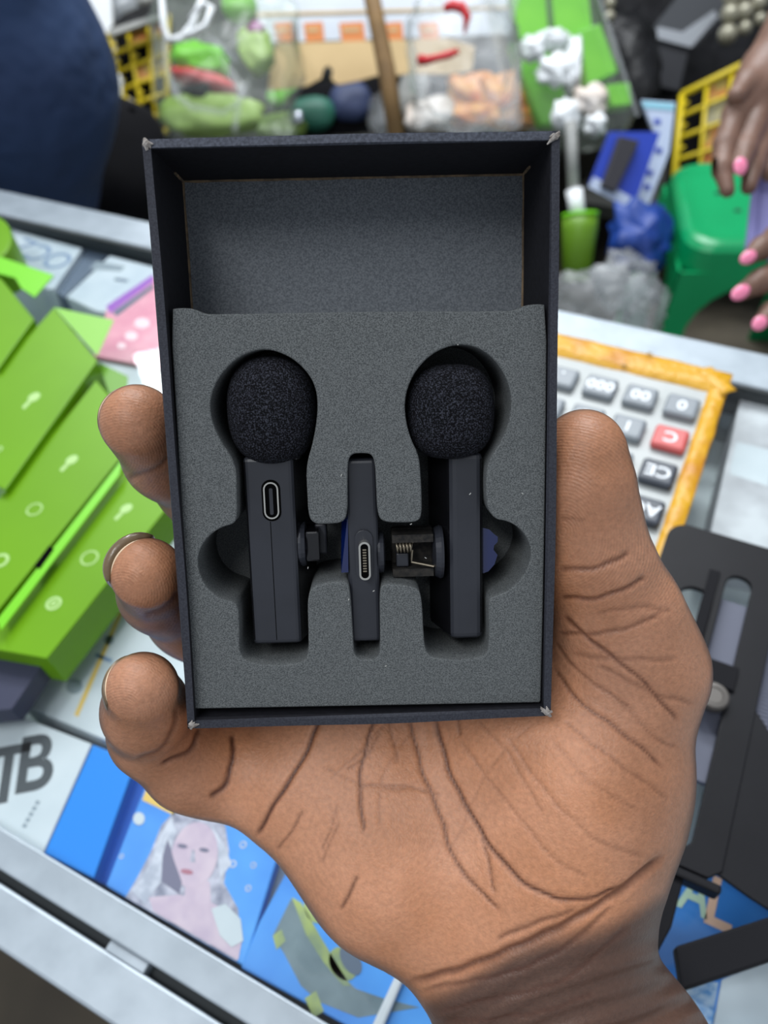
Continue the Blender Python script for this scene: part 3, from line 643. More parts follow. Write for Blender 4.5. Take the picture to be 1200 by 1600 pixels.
b.pr('printed_nose', [(300, 1328), (304, 1328), (305, 1347), (297, 1347)], hairp, .0004); b.pr('printed_mouth', ell(292, 1362, 10, 4, 14, .18), lip, .0004)
b.pr('printed_sleeve', [(330, 1420), (352, 1412), (376, 1436), (380, 1470), (362, 1480), (344, 1462)], white, .0004)
b.pr('printed_highlight', ell(217, 1279, 9, 10), white, .0003)
for x, y, r in ((380, 1320, 6), (396, 1352, 5), (364, 1350, 6), (388, 1388, 5), (190, 1338, 4), (345, 1376, 4)): b.ring(x, y, r*.00024, hairl, 'printed_bubble')
b = Flat('carton', [(447, 1302), (470, 1316), (404, 1520), (383, 1510)], ZG-.006, ZS, slate, 'narrow slate carton edge between the two picture boxes', 'box')
b = Flat('picture_box', [(472, 1317), (760, 1470), (700, 1690), (376, 1512), (405, 1440)], ZG, ZS, sky, 'blue box printed with an olive gadget, partly under the palm', 'box')
b.pr('printed_gadget', [(455, 1404), (476, 1424), (500, 1470), (530, 1520), (556, 1545), (600, 1560), (655, 1574), (560, 1590), (500, 1566), (470, 1540), (444, 1490), (426, 1462)], greyp)
b.pr('printed_stripe', [(456, 1402), (470, 1410), (500, 1462), (530, 1512), (548, 1540), (536, 1540), (506, 1504), (478, 1460)], olive, .0002)
b.pr('printed_stripe', [(426, 1462), (440, 1452), (446, 1470), (432, 1484)], olive, .0002)
b.pr('printed_knob', ell(492, 1420, 16, 24, 20, -.4), olive, .0002); b.pr('printed_knob', ell(536, 1506, 20, 28, 20, -.5), olive, .0002); b.pr('printed_lens', ell(548, 1500, 14, 26, 20, -.5), slate, .0003)
b.pr('printed_patch', [(476, 1560), (494, 1548), (506, 1580), (490, 1590)], olive, .0002)
b = Flat('white_bar', [(626, 1505), (640, 1508), (596, 1612), (578, 1608)], ZG+.004, ZG+.0003, white, 'thin white bar across the gadget picture box', 'stick', bevel=.001, part='rod')  # plain white bar over the gadget print
b = Flat('carton', [(215, 935), (420, 1010), (360, 1240), (28, 1098)], ZG-.004, ZS, white, 'white printed carton under the glass below the lime boxes', 'box')
b.pr('yellow_line', [(186, 955), (192, 957), (122, 1120), (116, 1117)], yel)
for x, y, r in ((116, 1072, 13), (170, 1000, 8)): b.pr('printed_disc', ell(x, y, r, r*.95), grey_ink)
b.pr('printed_bar', [(108, 1000), (140, 965), (150, 972), (112, 1012)], grey_ink); b.pr('printed_bar', [(252, 1010), (266, 1002), (270, 1006), (256, 1016)], mat('coral_ink', srgb(225, 160, 150), .5))
b.pr('printed_text', [(150, 1020), (176, 1030), (174, 1036), (148, 1026)], pale_ink)
b = Flat('carton', [(20, 358), (128, 388), (84, 452), (-40, 440)], ZG, ZS, offw, 'pale carton with faint blue letters below the far aluminium bar', 'box')
b.txt('OCZ', 66, 396, .030, pale_ink, 172)
b = Flat('carton', [(130, 389), (170, 398), (100, 465), (84, 454)], ZG-.005, ZS, slate, 'slate blue diagonal carton between two pale cartons', 'box')
b = Flat('carton', [(172, 399), (330, 440), (260, 500), (150, 486), (103, 464)], ZG, ZS, offw, 'pale carton with grey smudged print touching the big box', 'box')
b.pr('printed_smudge', [(150, 408), (196, 416), (188, 424), (140, 420)], grey_ink); b.pr('printed_text', [(180, 434), (200, 437), (198, 441), (178, 438)], slate)
b = Flat('phone_box', [(168, 478), (330, 380), (360, 500), (250, 575), (146, 556)], ZG+.001, ZS+.03, pink, 'pink box with a purple stripe under the glass', 'box')
b.pr('purple_stripe', [(166, 478), (240, 428), (240, 440), (172, 490)], purple); b.pr('blue_stripe', [(176, 488), (240, 443), (240, 450), (182, 494)], slate, .0002)
for x, y, r in ((205, 525, 10), (222, 505, 12), (190, 540, 7)): b.pr('printed_blot', ell(x, y, r, r*.7), mat('pale_pink', srgb(240, 205, 212), .4), .0002)
b = Flat('white_sheet', [(150, 560), (260, 545), (330, 700), (200, 720)], ZG-.002, ZS+.03, white, 'white painted-in glare patch between the pink box and the fingertip', 'paper', part='sheet')  # white sheet stands in for the glare on the glass
b = Flat('carton', [(1162, 600), (1260, 622), (1215, 860), (1108, 840)], ZG, ZS, mat('grey_pink_print', srgb(170, 168, 172), .5, 0, srgb(205, 205, 208), 40), 'grey printed carton under the glass right of the calculator', 'box')
b.pr('cream_stripe', [(1160, 606), (1240, 624), (1236, 640), (1158, 622)], yel); b.pr('white_patch', [(1150, 690), (1210, 705), (1200, 760), (1140, 740)], white)
b = Flat('carton', [(1068, 1330), (1215, 1395), (1190, 1480), (1150, 1600), (990, 1520)], ZG, ZS, mat('poster_blue', srgb(50, 122, 206), .4, 0, srgb(70, 142, 220), 30), 'blue carton with pastel letters AL under the black stand', 'box')
b.txt('A', 1086, 1398, .021, mat('pastel_green', srgb(190, 214, 190), .5), 0, bold=.0004, sx=.75); b.txt('L', 1124, 1416, .024, mat('pastel_peach', srgb(240, 196, 170), .5), 0, bold=.0006, sx=.85)
b = Flat('carton', [(1128, 1530), (1300, 1460), (1330, 1640), (1105, 1660)], ZG+.001, ZS+.03, offw, 'pale grey carton in the corner below the black stand', 'box')
b = Flat('bubble_wrap', [(1070, 1530), (1126, 1532), (1104, 1662), (1060, 1650)], ZG, ZS+.03, mat('blue_wrap', srgb(90, 150, 214), .3, 0, srgb(200, 220, 240), 300, bump=.6, bscale=300), 'blue and white crinkled wrap beside the wrist', 'wrap', part='sheet')
b = Flat('white_sheet', [(700, 560), (1000, 640), (1000, 1000), (560, 900)], ZG-.01, ZS, white, 'white paper under the glass behind the calculator and thumb', 'paper', part='sheet')

# lime boxes on the counter
lime = mat('lime_card', srgb(94, 142, 2), .42, 0, srgb(100, 150, 4), 12, spec=.25); lime_in = mat('pale_lime_card', srgb(118, 176, 52), .45); lime_hot = mat('bright_lime_edge', srgb(108, 190, 8), .4)
lime_icon = mat('pale_lime_ink', srgb(160, 196, 120), .5); limed = mat('lime_card_side', srgb(88, 140, 14), .45)
def micicon(b, x, y, s=1):
    b.pr('icon', ell(x+6*s, y-3*s, 9*s, 5*s, 14, -.5), lime_icon); b.pr('icon', [(x-10*s, y+10*s), (x-7*s, y+13*s), (x+2*s, y+4*s), (x-1*s, y+1*s)], lime_icon)
b = Flat('lime_box', [(-70, 392), (3, 437), (53, 498), (-3, 576), (-120, 500)], .036, 0, lime, 'lime green box, hindmost of the four, cut by the left edge', 'box', 'lime green boxes')
b = Flat('lime_box', [(84, 480), (152, 563), (8, 765), (-120, 700), (-60, 640)], .032, 0, lime, 'lime green box with a small microphone icon, second of the row', 'box', 'lime green boxes')
micicon(b, 46, 624, 1.2); b.ring(-2, 702, .0022, lime_icon)
fl1 = b.pr('open_flap', [(84, 480), (178, 500), (152, 556)], lime_in, .0006); fl1['label'] = 'pale lime open lid flap'
b.pr('side_flap', [(154, 566), (200, 588), (198, 620), (172, 618)], limed, -.008)
b = Flat('lime_box', [(150, 594), (190, 640), (200, 700), (-10, 962), (-110, 900), (10, 765)], .0275, 0, lime, 'lime green box with two icons, third of the row', 'box', 'lime green boxes')
micicon(b, 105, 722, 1.2); b.ring(54, 796, .0042, lime_icon, fill=.8); b.ring(1, 876, .0042, lime_icon)
b = Flat('lime_box', [(186, 726), (262, 792), (73, 1029), (-90, 1000), (-60, 985), (0, 974)], .022, 0, lime, 'lime green box with bright open edge, nearest of the row', 'box', 'lime green boxes')
e_ = b.pr('bright_edge', [(192, 716), (186, 742), (2, 984), (-4, 968)], lime_hot, .0058); e_['label'] = 'glowing yellow-green folded edge'
b.pr('slot', [(77, 852), (84, 858), (62, 889), (53, 884)], hole, .0061)
micicon(b, 190, 798, 1.2); b.ring(140, 872, .0045, lime_icon, fill=.8); b.ring(84, 943, .0038, lime_icon); b.ring(84, 943, .0016, lime_icon, fill=.3)
b = Flat('navy_box', [(-60, 985), (0, 988), (72, 1030), (18, 1108), (-90, 1118)], .012, 0, navy, 'dark navy box below the lime boxes at the left edge', 'box')
b = Flat('lime_flap', [(0, 401), (84, 430), (54, 464), (33, 450), (24, 434), (-30, 420)], .03, .0292, lime_hot, 'bright lime card flap sticking out behind the lime boxes', 'flap', bevel=0, part='card')
b = Flat('lime_jar', ell(-12, 370, 30, 34), .03, 0, lime, 'round lime green jar at the left edge near the far bar', 'jar', bevel=.003, part='jar_body')

# ------------------------------------------------------------------ calculator (turned to face the other side)
calc_w = mat('calculator_white', srgb(172, 176, 175), .4, 0, srgb(162, 167, 166), 30); tape = mat('yellow_tape', srgb(204, 152, 14), .42, 0, srgb(184, 118, 20), 45, bump=.7, bscale=160, ramp=(.5, .75))
key_g = mat('key_grey', srgb(126, 133, 139), .4); key_r = mat('key_red', srgb(196, 88, 86), .4); key_d = mat('key_dark', srgb(58, 64, 74), .4); key_t = mat('key_lettering', srgb(232, 236, 240), .5)
ZC = .012
cr = G(1143, 592, ZC); X1, Y1 = cr[0]-.004, cr[1]-.004; X0, Y0 = X1-.205, Y1-.205
CA = empty('calculator', loc((X1, Y1, 0)), 'white desk calculator edged with yellow tape, keys facing away', 'calculator')
def ca(name, x0, x1, y0, y1, z0, z1, m, parent=None, bevel=.001, seg=2): return mesh(name, *boxg(x0-X1, x1-X1, y0-Y1, y1-Y1, z0, z1), m, parent or CA, bevel=bevel, seg=seg)
ca('body', X0, X1, Y0, Y1, 0, ZC, calc_w, bevel=.003, seg=3)
def tape_strip(p0, p1, w, n=26):
    p0, p1 = np.array(p0, float), np.array(p1, float); d = _n(p1-p0); s = np.array([-d[1], d[0], 0]); V = []; Fs = []
    prof = [(-.55, -.012), (-.52, -.002), (-.42, .0012), (0, .0016), (.42, .0009), (.5, .0005)]; m = len(prof)
    for i in range(n+1):
        for a, z in prof: V.append(p0+(p1-p0)*i/n+s*(a*w+rng.normal(0, .0003))+np.array([0, 0, z+rng.normal(0, .00035)]))
    for i in range(n):
        for j in range(m-1): Fs.append((i*m+j, i*m+j+1, (i+1)*m+j+1, (i+1)*m+j))
    o = mesh('tape_strip', [v-np.array([X1, Y1, 0]) for v in V], Fs, tape, CA, smooth=True)
    sol = o.modifiers.new('t', 'SOLIDIFY'); sol.thickness = .0004; return o
tape_strip((X1+.004, Y1-.002, ZC), (X0, Y1-.002, ZC), -.021); tape_strip((X1-.001, Y0, ZC), (X1-.001, Y1+.005, ZC), -.010)
tape_strip((X1+.005, Y1-.010, ZC+.0008), (X1-.012, Y1+.005, ZC+.0006), -.011, 8)
for (px, py) in ((975, 572), (1015, 553)):
    p = G(px, py, ZC+.002); mesh('tape_mark', *off(boxg(-.0016, .0016, -.0007, .0007, 0, .0002), (p[0]-X1, p[1]-Y1, p[2]+.0004)), mat('tape_mark_ink', srgb(120, 92, 20), .6), CA)
kx0 = G(1066, 633, ZC+.004); dx = -(kx0[0]-G(1000, 620, ZC+.004)[0]); dy = -(kx0[1]-G(1052, 684, ZC+.004)[1])
rows = [['0', '00', '000', '.', '='], ['C', '1', '2', '3', '+'], ['CE', '4', '5', '6', '-'], ['AC', '7', '8', '9', 'x'], ['O', 'MU', 'M+', 'M-', 'MR'], ['%', 'GT', 'T', 'S', 'R']]
for r_i, row in enumerate(rows):
    for c_i, s in enumerate(row):
        x, y = kx0[0]+dx*c_i, kx0[1]+dy*r_i
        km = key_r if s == 'C' else key_d if c_i == 0 and r_i > 1 else key_g
        k = mesh('key', *off(boxg(-.0088, .0088, -.0083, .0083, 0, .005), (x-X1, y-Y1, ZC-.0005)), km, CA, bevel=.0022, seg=3)
        text('key_lettering', s, key_t, k, .0105, loc((x-X1, y-Y1, ZC+.0045))@Matrix.Rotation(math.pi, 4, 'Z'), .00005, .00015)
ca('display_frame', X0+.02, X1-.02, Y0+.008, Y0+.038, ZC-.001, ZC+.003, key_d)
ca('display', X0+.03, X1-.03, Y0+.013, Y0+.033, ZC+.002, ZC+.0035, mat('lcd', srgb(140, 150, 130), .2))

# ------------------------------------------------------------------ folding stand
metal_b = mat('black_painted_metal', srgb(17, 17, 21), .5, 0, srgb(21, 21, 25), 40, bump=.08, bscale=900, spec=.2); metal_k = mat('dark_rubber', srgb(20, 20, 24), .8, spec=.2)
rib_m = mat('grey_pad', srgb(92, 96, 112), .6)
ZT = .0225
g = lambda px, py, z=ZT: G(px, py, z)
tl = g(1050, 812); XA = tl[0]; YT = tl[1]; YB = g(1046, 1345)[1]
ST = empty('folding_stand', loc((XA, YB, ZC+.001)), 'black metal folding tablet stand with long slots lying on the counter', 'stand')
sz = ZC+.001
s1 = g(1079, 960); s2t = g(1160, 902); s2b = g(1052, 1318)
xs2 = (s2t[0]+s2b[0])/2-XA; xs1 = s1[0]-XA; wS = .0135
xR = xs2+.0165; hgt = YT-YB
slot = lambda cx, y0, y1, w: rrect(cx, (y0+y1)/2, w, y1-y0, w*.48, 6)
y1t = g(1088, 918)[1]-YB; y2t = s2t[1]-YB; y2b = s2b[1]-YB
outer = rrect(xR/2+.03, hgt/2, xR+.06, hgt, .006)
outer = [p for p in rrect((xR+.1)/2, hgt-.03, xR+.1, .06, .009) if p[1] > hgt-.03]+[(0, hgt-.03), (0, .004), (.004, 0), (xR-.004, 0), (xR, .004), (xR, hgt-.036), (xR+.004, hgt-.040), (xR+.1, hgt-.040)]
pl_ = curve_plate('back_plate', outer, [slot(xs1, .012, y1t, wS*1.05), slot(xs2, y2b, y2t, wS*.78)], ZT-.0025-sz, ZT-sz, .0004, metal_b, ST)
mesh('base_lip', *boxg(-.001, xR+.001, -.0035, -.0002, ZT-.0085-sz, ZT-.0003-sz), metal_b, ST, bevel=.001)
rail = mesh('rail', *boxg(xs2-.0130, xs2-.0085, .004, hgt-.022, ZT-sz-.0002, ZT-sz+.0012), metal_k, ST, bevel=.0004)
kn = g(1112, 1092)
kb = mesh('clamp_knob', *off(latheg([(.0056, 0), (.0060, .0006), (.0060, .0030), (.0053, .0038), (.0034, .0040), (.0032, .0036)], 32), (kn[0]-XA, kn[1]-YB, ZT-sz)), mat('knob_metal', srgb(96, 92, 88), .45, .5), ST, bevel=0)
kb['label'] = 'round silver clamp knob'
mesh('slider_block', *off(boxg(-.007, .007, .006, .017, 0, .0016), (kn[0]-XA, kn[1]-YB, ZT-sz)), metal_k, ST, bevel=.0005)
# ribbed pad under the plate
pd = mesh('pad', *boxg(xs2-.012, xR+.095, .035, hgt-.03, 0, .0028), rib_m, ST, bevel=.0005)
for k in range(44):
    y = .04+k*(hgt-.075)/44; mesh('rib', *boxg(xR+.001, xR+.094, y, y+.0011, .0026, .0036), rib_m, pd)
mesh('swing_arm', *slabg([np.array(p)-np.array([XA, YB, sz]) for p in (g(1163, 1088, .0196), g(1290, 1290, .0196), g(1290, 1480, .0196), g(1172, 1406, .0196), g(1080, 1340, .0196), g(1112, 1215, .0196))], -.0022), metal_b, ST, bevel=.0004)
mesh('foot_bar', *slabg([np.array(p)-np.array([XA, YB, sz]) for p in (g(1050, 1484, .018), g(1215, 1432, .018), g(1330, 1400, .018), g(1330, 1462, .018), g(1215, 1500, .018), g(1060, 1552, .018))], -.006), metal_k, ST, bevel=.0008)
mesh('hinge_leg', *slabg([np.array(p)-np.array([XA, YB, sz]) for p in (g(1010, 1335, .016), g(1072, 1350, .016), g(1046, 1452, .016), g(1020, 1500, .016))], -.004), metal_k, ST, bevel=.0006)

# ------------------------------------------------------------------ behind the counter
from mathutils import noise as mnoise
ZB = -.50                                       # top of the low benches
RT, UP_, TW = M@np.array([1., 0, 0]), M@np.array([0, -1., 0]), M@np.array([0, 0, -1.])
def bd_(px, py, lift=0.0):                      # distance at which this pixel meets the bench top
    d = ray(px, py); return (ZB+lift-HC)/d[2]
bench_m = mat('bench_dark_board', srgb(58, 58, 54), .8, 0, srgb(38, 40, 40), 8)
for x0, x1, y0, y1, lb in ((-3.2, -.46, 1.02, 2.9, 'long low dark bench heaped with bags and cartons'), (-.44, 1.2, 1.74, 2.9, 'low dark bench behind the green stool')):
    ZQ = ZB if x0 < -1 else -.66
    B_ = empty('low_bench', loc((x0, y0, ZF)), lb, 'bench'); w, dp_ = x1-x0, y1-y0
    mesh('top', *boxg(0, w, 0, dp_, ZQ-ZF-.03, ZQ-ZF), bench_m, B_)
    for lx in (.02, w-.06):
        for ly in (.02, dp_-.06): mesh('leg', *boxg(lx, lx+.04, ly, ly+.04, 0, ZQ-ZF-.03), bench_m, B_)
LEAN = _n(np.array([0, 0, 1])*.62+_n([TW[0], TW[1], 0])*.78)
class Px:
    """a thing behind the counter built on a plane through a pixel at a given distance"""
    def __init__(s, name, px, py, z, label, cat, group=None, n=None):
        s.p0 = W(px, py, z); s.n = LEAN if n is None else _n(n); s.c = (px, py); s.z = z
        s.r = empty(name, loc(s.p0), label, cat, group)
    def at(s, px, py, lift=0):                  # point of the plane under a pixel
        d = ray(px, py); q = s.p0+s.n*lift; return CAM+d*(((q-CAM)@s.n)/(d@s.n))-s.p0
    def slab(s, name, pxs, t, m, lift=0, bevel=0, parent=None):
        P = [s.at(*p, lift) for p in pxs]; v = list(P)+[p-s.n*t for p in P]; n = len(P)
        return mesh(name, v, [tuple(range(n)), tuple(range(n, 2*n))[::-1]]+[(i, (i+1) % n, n+(i+1) % n, n+i) for i in range(n)], m, parent or s.r, bevel=bevel)
    def tube(s, name, pxs, rpx, m, lift=0, n=8, parent=None):
        k = s.z/F; P = [s.at(p[0], p[1], lift+(p[2] if len(p) > 2 else 0)) for p in pxs]
        return mesh(name, *tubeg(P, rpx*k if np.isscalar(rpx) else [r*k for r in rpx], n), m, parent or s.r, smooth=True)
    def blob(s, name, px, py, rx, ry, rz, m, amp=.12, fr=1.5, seed=0, lift=0, rot=0, e=2.0, parent=None, n=22, mm=14):
        k = s.z/F; c = s.at(px, py, lift); V = []; Fs = []; ca_, sa_ = math.cos(rot), math.sin(rot)
        for j in range(mm+1):
            t = -math.pi/2+math.pi*j/mm
            for i in range(n):
                a = 2*math.pi*i/n
                f = lambda x: math.copysign(abs(x)**(2/e), x)
                q = np.array([f(math.cos(t))*f(math.cos(a)), f(math.cos(t))*f(math.sin(a)), f(math.sin(t))])
                d = 1+amp*mnoise.noise(Vector(tuple(q*fr+np.array([seed*3.1, seed*1.7, 0]))))*2+amp*.6*mnoise.noise(Vector(tuple(q*fr*3+np.array([seed, 0, 0]))))
                x, y, z = q*d*np.array([rx, ry, rz])*k; x, y = x*ca_-y*sa_, x*sa_+y*ca_
                V.append(c+RT*x+UP_*y+TW*z)
        for j in range(mm):
            for i in range(n): Fs.append((j*n+i, j*n+(i+1) % n, (j+1)*n+(i+1) % n, (j+1)*n+i))
        return mesh(name, V, Fs, m, parent or s.r, smooth=True)
film = thin_glass('clear_plastic_film', (.95, .97, .95), .6, .25, .06, (.74, .82, .76)); filmw = thin_glass('milky_plastic_film', (.94, .95, .95), .6, .28, .12, (.80, .83, .86))
greens = mat('lime_plastic', srgb(100, 186, 8), .4, 0, srgb(116, 200, 24), 9); leaf = mat('dull_green', srgb(130, 160, 70), .6, 0, srgb(160, 185, 110), 14); redm = mat('red_plastic', srgb(196, 36, 44), .4); purp = mat('magenta_foil', srgb(130, 30, 110), .3)
blk = mat('black_cloth', srgb(15, 15, 19), .9, 0, srgb(10, 10, 13), 14, spec=.15); blkg = mat('black_wrap', srgb(11, 11, 13), .4, 0, srgb(24, 24, 27), 20, bump=.5, bscale=30, spec=.25); navyc = mat('navy_fabric', srgb(36, 60, 98), .85, 0, srgb(27, 46, 80), 6, bump=.7, bscale=9)
whitep = mat('white_plastic', srgb(225, 228, 230), .4); beige = mat('beige_plastic', srgb(206, 190, 176), .5, 0, srgb(226, 218, 212), 18); tanc = mat('tan_cardboard', srgb(206, 178, 132), .8, 0, srgb(190, 162, 118), 6); orange = mat('orange_print', srgb(206, 122, 56), .55)
cardw = mat('white_cardboard', srgb(206, 212, 220), .6, 0, srgb(192, 198, 208), 5); woodm = mat('brown_wood', srgb(136, 106, 66), .7, 0, srgb(112, 86, 52), 20); yelp = mat('yellow_plastic', srgb(200, 176, 8), .4); amber = mat('amber_foil', srgb(226, 160, 34), .4, 0, srgb(206, 110, 40), 22, bump=.5, bscale=40)
teal = mat('teal_plastic', srgb(46, 110, 92), .5); greym = mat('grey_plastic', srgb(120, 122, 120), .6, 0, srgb(160, 160, 156), 12); blues = mat('blue_plastic', srgb(10, 62, 150), .5, 0, srgb(8, 46, 116), 10); royal = mat('royal_blue_card', srgb(34, 62, 170), .45)
bluew = mat('pale_blue_card', srgb(184, 196, 220), .5); lav = mat('lavender_fabric', srgb(142, 138, 200), .6, 0, srgb(154, 152, 212), 12); darkg = mat('dark_device', srgb(44, 42, 48), .5)
# person in navy behind the counter
hx, hy = W(8, 130, .82)[:2]
def cw(px, py, z): return (px-600)*z/F, (py-800)*z/F, z
Fp = Field((-1150, -1050, 550), (-100, 50, 1250), 12.); body = Fp.new()
def pw(v): return tuple((M.T@(np.array(v)-CAM))*1e3)
hip = W(0, 120, .84)
for a, b_, ra, rb in [((0, 0, 0), (-.02, 0, .16), 112, 112), ((-.09, .0, .0), (-.11, 0, .20), 108, 115), ((-.02, 0, .16), (-.06, 0, .36), 112, 118), ((-.11, 0, .2), (-.2, 0, .38), 115, 105), ((-.05, 0, .38), (-.16, 0, .42), 78, 78), ((-.11, 0, .42), (-.11, -.02, .52), 52, 50),
                      ((0, 0, 0), (-.05, .0, -.10), 112, 104), ((-.09, 0, 0), (-.12, 0, -.10), 108, 104), ((-.07, 0, -.08), (-.09, 0, -.42), 90, 66), ((-.2, 0, -.06), (-.22, 0, -.42), 92, 66), ((-.09, 0, -.42), (-.09, .02, -.80), 64, 48), ((-.22, 0, -.42), (-.22, .02, -.80), 64, 48),
                      ((.03, 0, .38), (.06, .02, .16), 50, 42), ((-.27, 0, .38), (-.3, .02, .16), 50, 42), ((-.3, .02, .16), (-.27, -.10, -.02), 40, 32)]:
    Fp.cone(body, pw(hip+np.array(a)), pw(hip+np.array(b_)), ra, rb, 50)
V_, Q_ = Fp.mesh(body); V_ = relax(V_, Q_, 4); Vw = CAM+(V_*1e-3)@M.T
PE = npmesh('person', Vw-hip, Q_, navyc); PE.location = hip
tag(PE, 'person in a navy blue garment standing behind the counter at upper left', 'person')
b = Px('black_bag', 190, 262, 1.12, 'black cloth bag beside the person in navy', 'bag'); b.blob('bag_body', 172, 265, 92, 100, 60, blk, .06, 1.2, 3, e=2.6); b.tube('strap', [(190, 180, .02), (206, 168, .03), (222, 186, .02)], 4, blk)
# left end of the bench
b = Px('white_cloth', 158, 50, 1.72, 'white cloth hanging beside the navy garment', 'cloth'); b.slab('cloth', [(132, -30), (172, -30), (176, 40), (184, 98), (166, 100), (148, 94), (142, 50)], .012, whitep, bevel=.003)
b = Px('white_scrap', 182, 135, 1.62, 'small white plastic scrap under the yellow crate', 'scrap'); b.blob('scrap', 180, 138, 12, 22, 8, whitep, .25, 2, 5)
b = Px('gravel_pack', 205, 215, 1.52, 'mottled beige and green pack under the left yellow crate', 'pack'); b.blob('pack', 206, 222, 26, 62, 20, mat('mottled_pack', srgb(196, 180, 150), .6, 0, srgb(60, 62, 44), 26, ramp=(.42, .58)), .12, 1.6, 8)
def crate(name, quad, z, nx, ny, label, packs, rad, n=None):
    cx, cy = np.mean(np.array(quad), axis=0); b = Px(name, cx, cy, z, label, 'crate', 'yellow mesh crates', n)
    q = [np.array(p, float) for p in quad]                       # tl tr br bl
    bl = lambda u, v: (q[0]*(1-u)+q[1]*u)*(1-v)+(q[3]*(1-u)+q[2]*u)*v
    b.slab('back_board', [tuple(p) for p in quad], .05, blk, -.035)
    for i in range(nx+1): b.tube('upright', [tuple(bl(i/nx, t)) for t in (0, .5, 1)], rad*(1.5 if i in (0, nx) else 1), yelp, n=6)
    for j in range(ny+1): b.tube('rail', [tuple(bl(t, j/ny)) for t in (0, .5, 1)], rad*(1.6 if j in (0, ny) else 1), yelp, n=6)
    for i in range(nx):
        for j in range(ny):
            if (i, j) in packs: b.slab('pack', [tuple(bl((i+a)/nx, (j+c)/ny)) for a, c in ((.1, .1), (.9, .1), (.9, .9), (.1, .9))], .02, packs[(i, j)], -.008, .002)
            elif i < 2: b.slab('brace', [tuple(bl((i+a)/nx, (j+c)/ny)) for a, c in ((0, .25), (.35, .5), (0, .75))], .004, yelp, 0)
    return b
opk = mat('orange_pack', srgb(206, 120, 60), .5, 0, srgb(190, 170, 90), 30); spk = mat('silver_pack', srgb(150, 146, 130), .4, 0, srgb(200, 190, 140), 30)
crate('yellow_crate', [(168, 58), (262, 22), (262, 205), (212, 222)], 1.74, 3, 6, 'yellow mesh crate under a dark lid beside the clear bag', {(1, 0): opk, (2, 0): opk, (2, 1): spk, (1, 2): opk, (2, 2): opk}, 3.2)
b = Px('dark_tray', 215, 32, 1.68, 'dark flat tray lying on the left yellow crate', 'tray'); b.slab('tray', [(168, 46), (190, 22), (255, -6), (262, 24), (172, 56)], .02, blkg, .01, .003); b.slab('rim_edge', [(168, 46), (172, 56), (262, 24), (260, 18)], .01, greym, .014)
b = Px('glass_bottle', 178, 14, 1.75, 'shiny grey bottle lying above the dark tray', 'bottle'); b.tube('bottle_body', [(150, 22), (170, 18), (215, 6)], [10, 15, 15], thin_glass('grey_glass', (.8, .82, .85), 1, .1, .3)); b.tube('neck', [(215, 6), (240, -2)], [8, 6], greym)
# clear bag with green goods
b = Px('clear_bag', 350, 130, bd_(350, 205)-.26, 'clear plastic bag with white handles holding green and red goods', 'bag')
b.blob('bag_film', 352, 108, 104, 104, 50, film, .13, 2.2, 2, e=5, n=40, mm=24)
for i_, pth in enumerate(([(252, -10), (256, 40), (262, 62), (282, 62), (300, 38), (318, -10)], [(298, 30), (318, 4), (330, 12), (322, 40), (300, 52), (270, 60)], [(258, 50), (258, 100), (276, 150), (300, 168), (350, 176), (372, 160)], [(320, 60), (345, 70), (368, 95)], [(385, 130), (372, 165), (366, 205)])):
    b.tube('handle' if i_ < 2 else 'film_fold', [(x, y, .09) for x, y in pth], [4, 5, 5.5, 5, 4.5, 3.5][:len(pth)], whitep if i_ < 2 else filmw, n=8)
for nm, x, y, rx, ry, rot, m_, lb in (('green_packet', 312, 92, 44, 24, -.15, greens, 'lime green packet with yellow band inside the clear bag'), ('red_packet', 318, 126, 52, 11, -.25, redm, 'long red packet inside the clear bag'), ('black_packet', 308, 148, 22, 13, 0, blk, 'small black packet under the red packet in the bag'), ('green_sack', 330, 180, 78, 30, 0, leaf, 'dull green sack at the bottom of the clear bag'), ('green_bunch', 400, 78, 26, 34, .3, leaf, 'dull green bundle at the right of the clear bag'), ('magenta_wrapper', 398, 52, 16, 12, .5, purp, 'shiny magenta wrapper above the green bundle')):
    t = Px(nm, x, y, b.z-.0, lb, 'packet'); t.blob('wrapper', x, y, rx, ry, 18, m_, .14, 1.8, x % 7, rot=rot, e=2.6)
b = Px('lime_bottle', 376, 14, 1.72, 'round lime green bottle at the top edge beside the white carton', 'bottle'); b.blob('bottle_body', 374, 10, 28, 26, 26, greens, .03, 1); b.tube('bottle_cap', [(372, -14), (370, -26)], 8, whitep)
# carton with orange windows, torn flap, wooden stick
b = Px('printed_carton', 610, 20, 1.80, 'white carton with a row of orange squares behind the torn flap', 'box'); b.slab('carton', [(388, -70), (850, -70), (846, 52), (700, 58), (412, 68), (402, 30)], .10, cardw, 0, .003)
for x0, x1 in ((428, 456), (474, 504), (530, 568), (602, 628), (654, 684)):
    w = b.slab('orange_square', [(x0, 36), (x1, 34), (x1+3, 64), (x0+4, 66)], .001, orange, .003); b.slab('pale_mark', [(x0+5, 44), (x1-6, 43), (x1-6, 49), (x0+6, 50)], .0005, tanc, .0045, parent=w)
b.slab('fold_line', [(400, 20), (846, 8), (846, 12), (400, 25)], .001, tanc, .003)
b = Px('torn_flap', 580, 100, 1.66, 'tan cardboard flap with a torn lower edge', 'cardboard'); b.slab('board', [(432, 68), (560, 64), (700, 60), (742, 72), (738, 110), (700, 116), (640, 114), (616, 118), (588, 118), (560, 126), (528, 132), (518, 124), (520, 108), (512, 102), (505, 108), (502, 122), (480, 134), (450, 138), (418, 141), (420, 120)], .006, tanc)
b = Px('wooden_stick', 600, 100, 1.40, 'brown wooden stick standing before the torn flap', 'stick'); b.tube('stick', [(570, -60, 0), (590, 40, 0), (604, 110, 0), (620, 215, 0)], [13, 13, 14, 14], woodm)
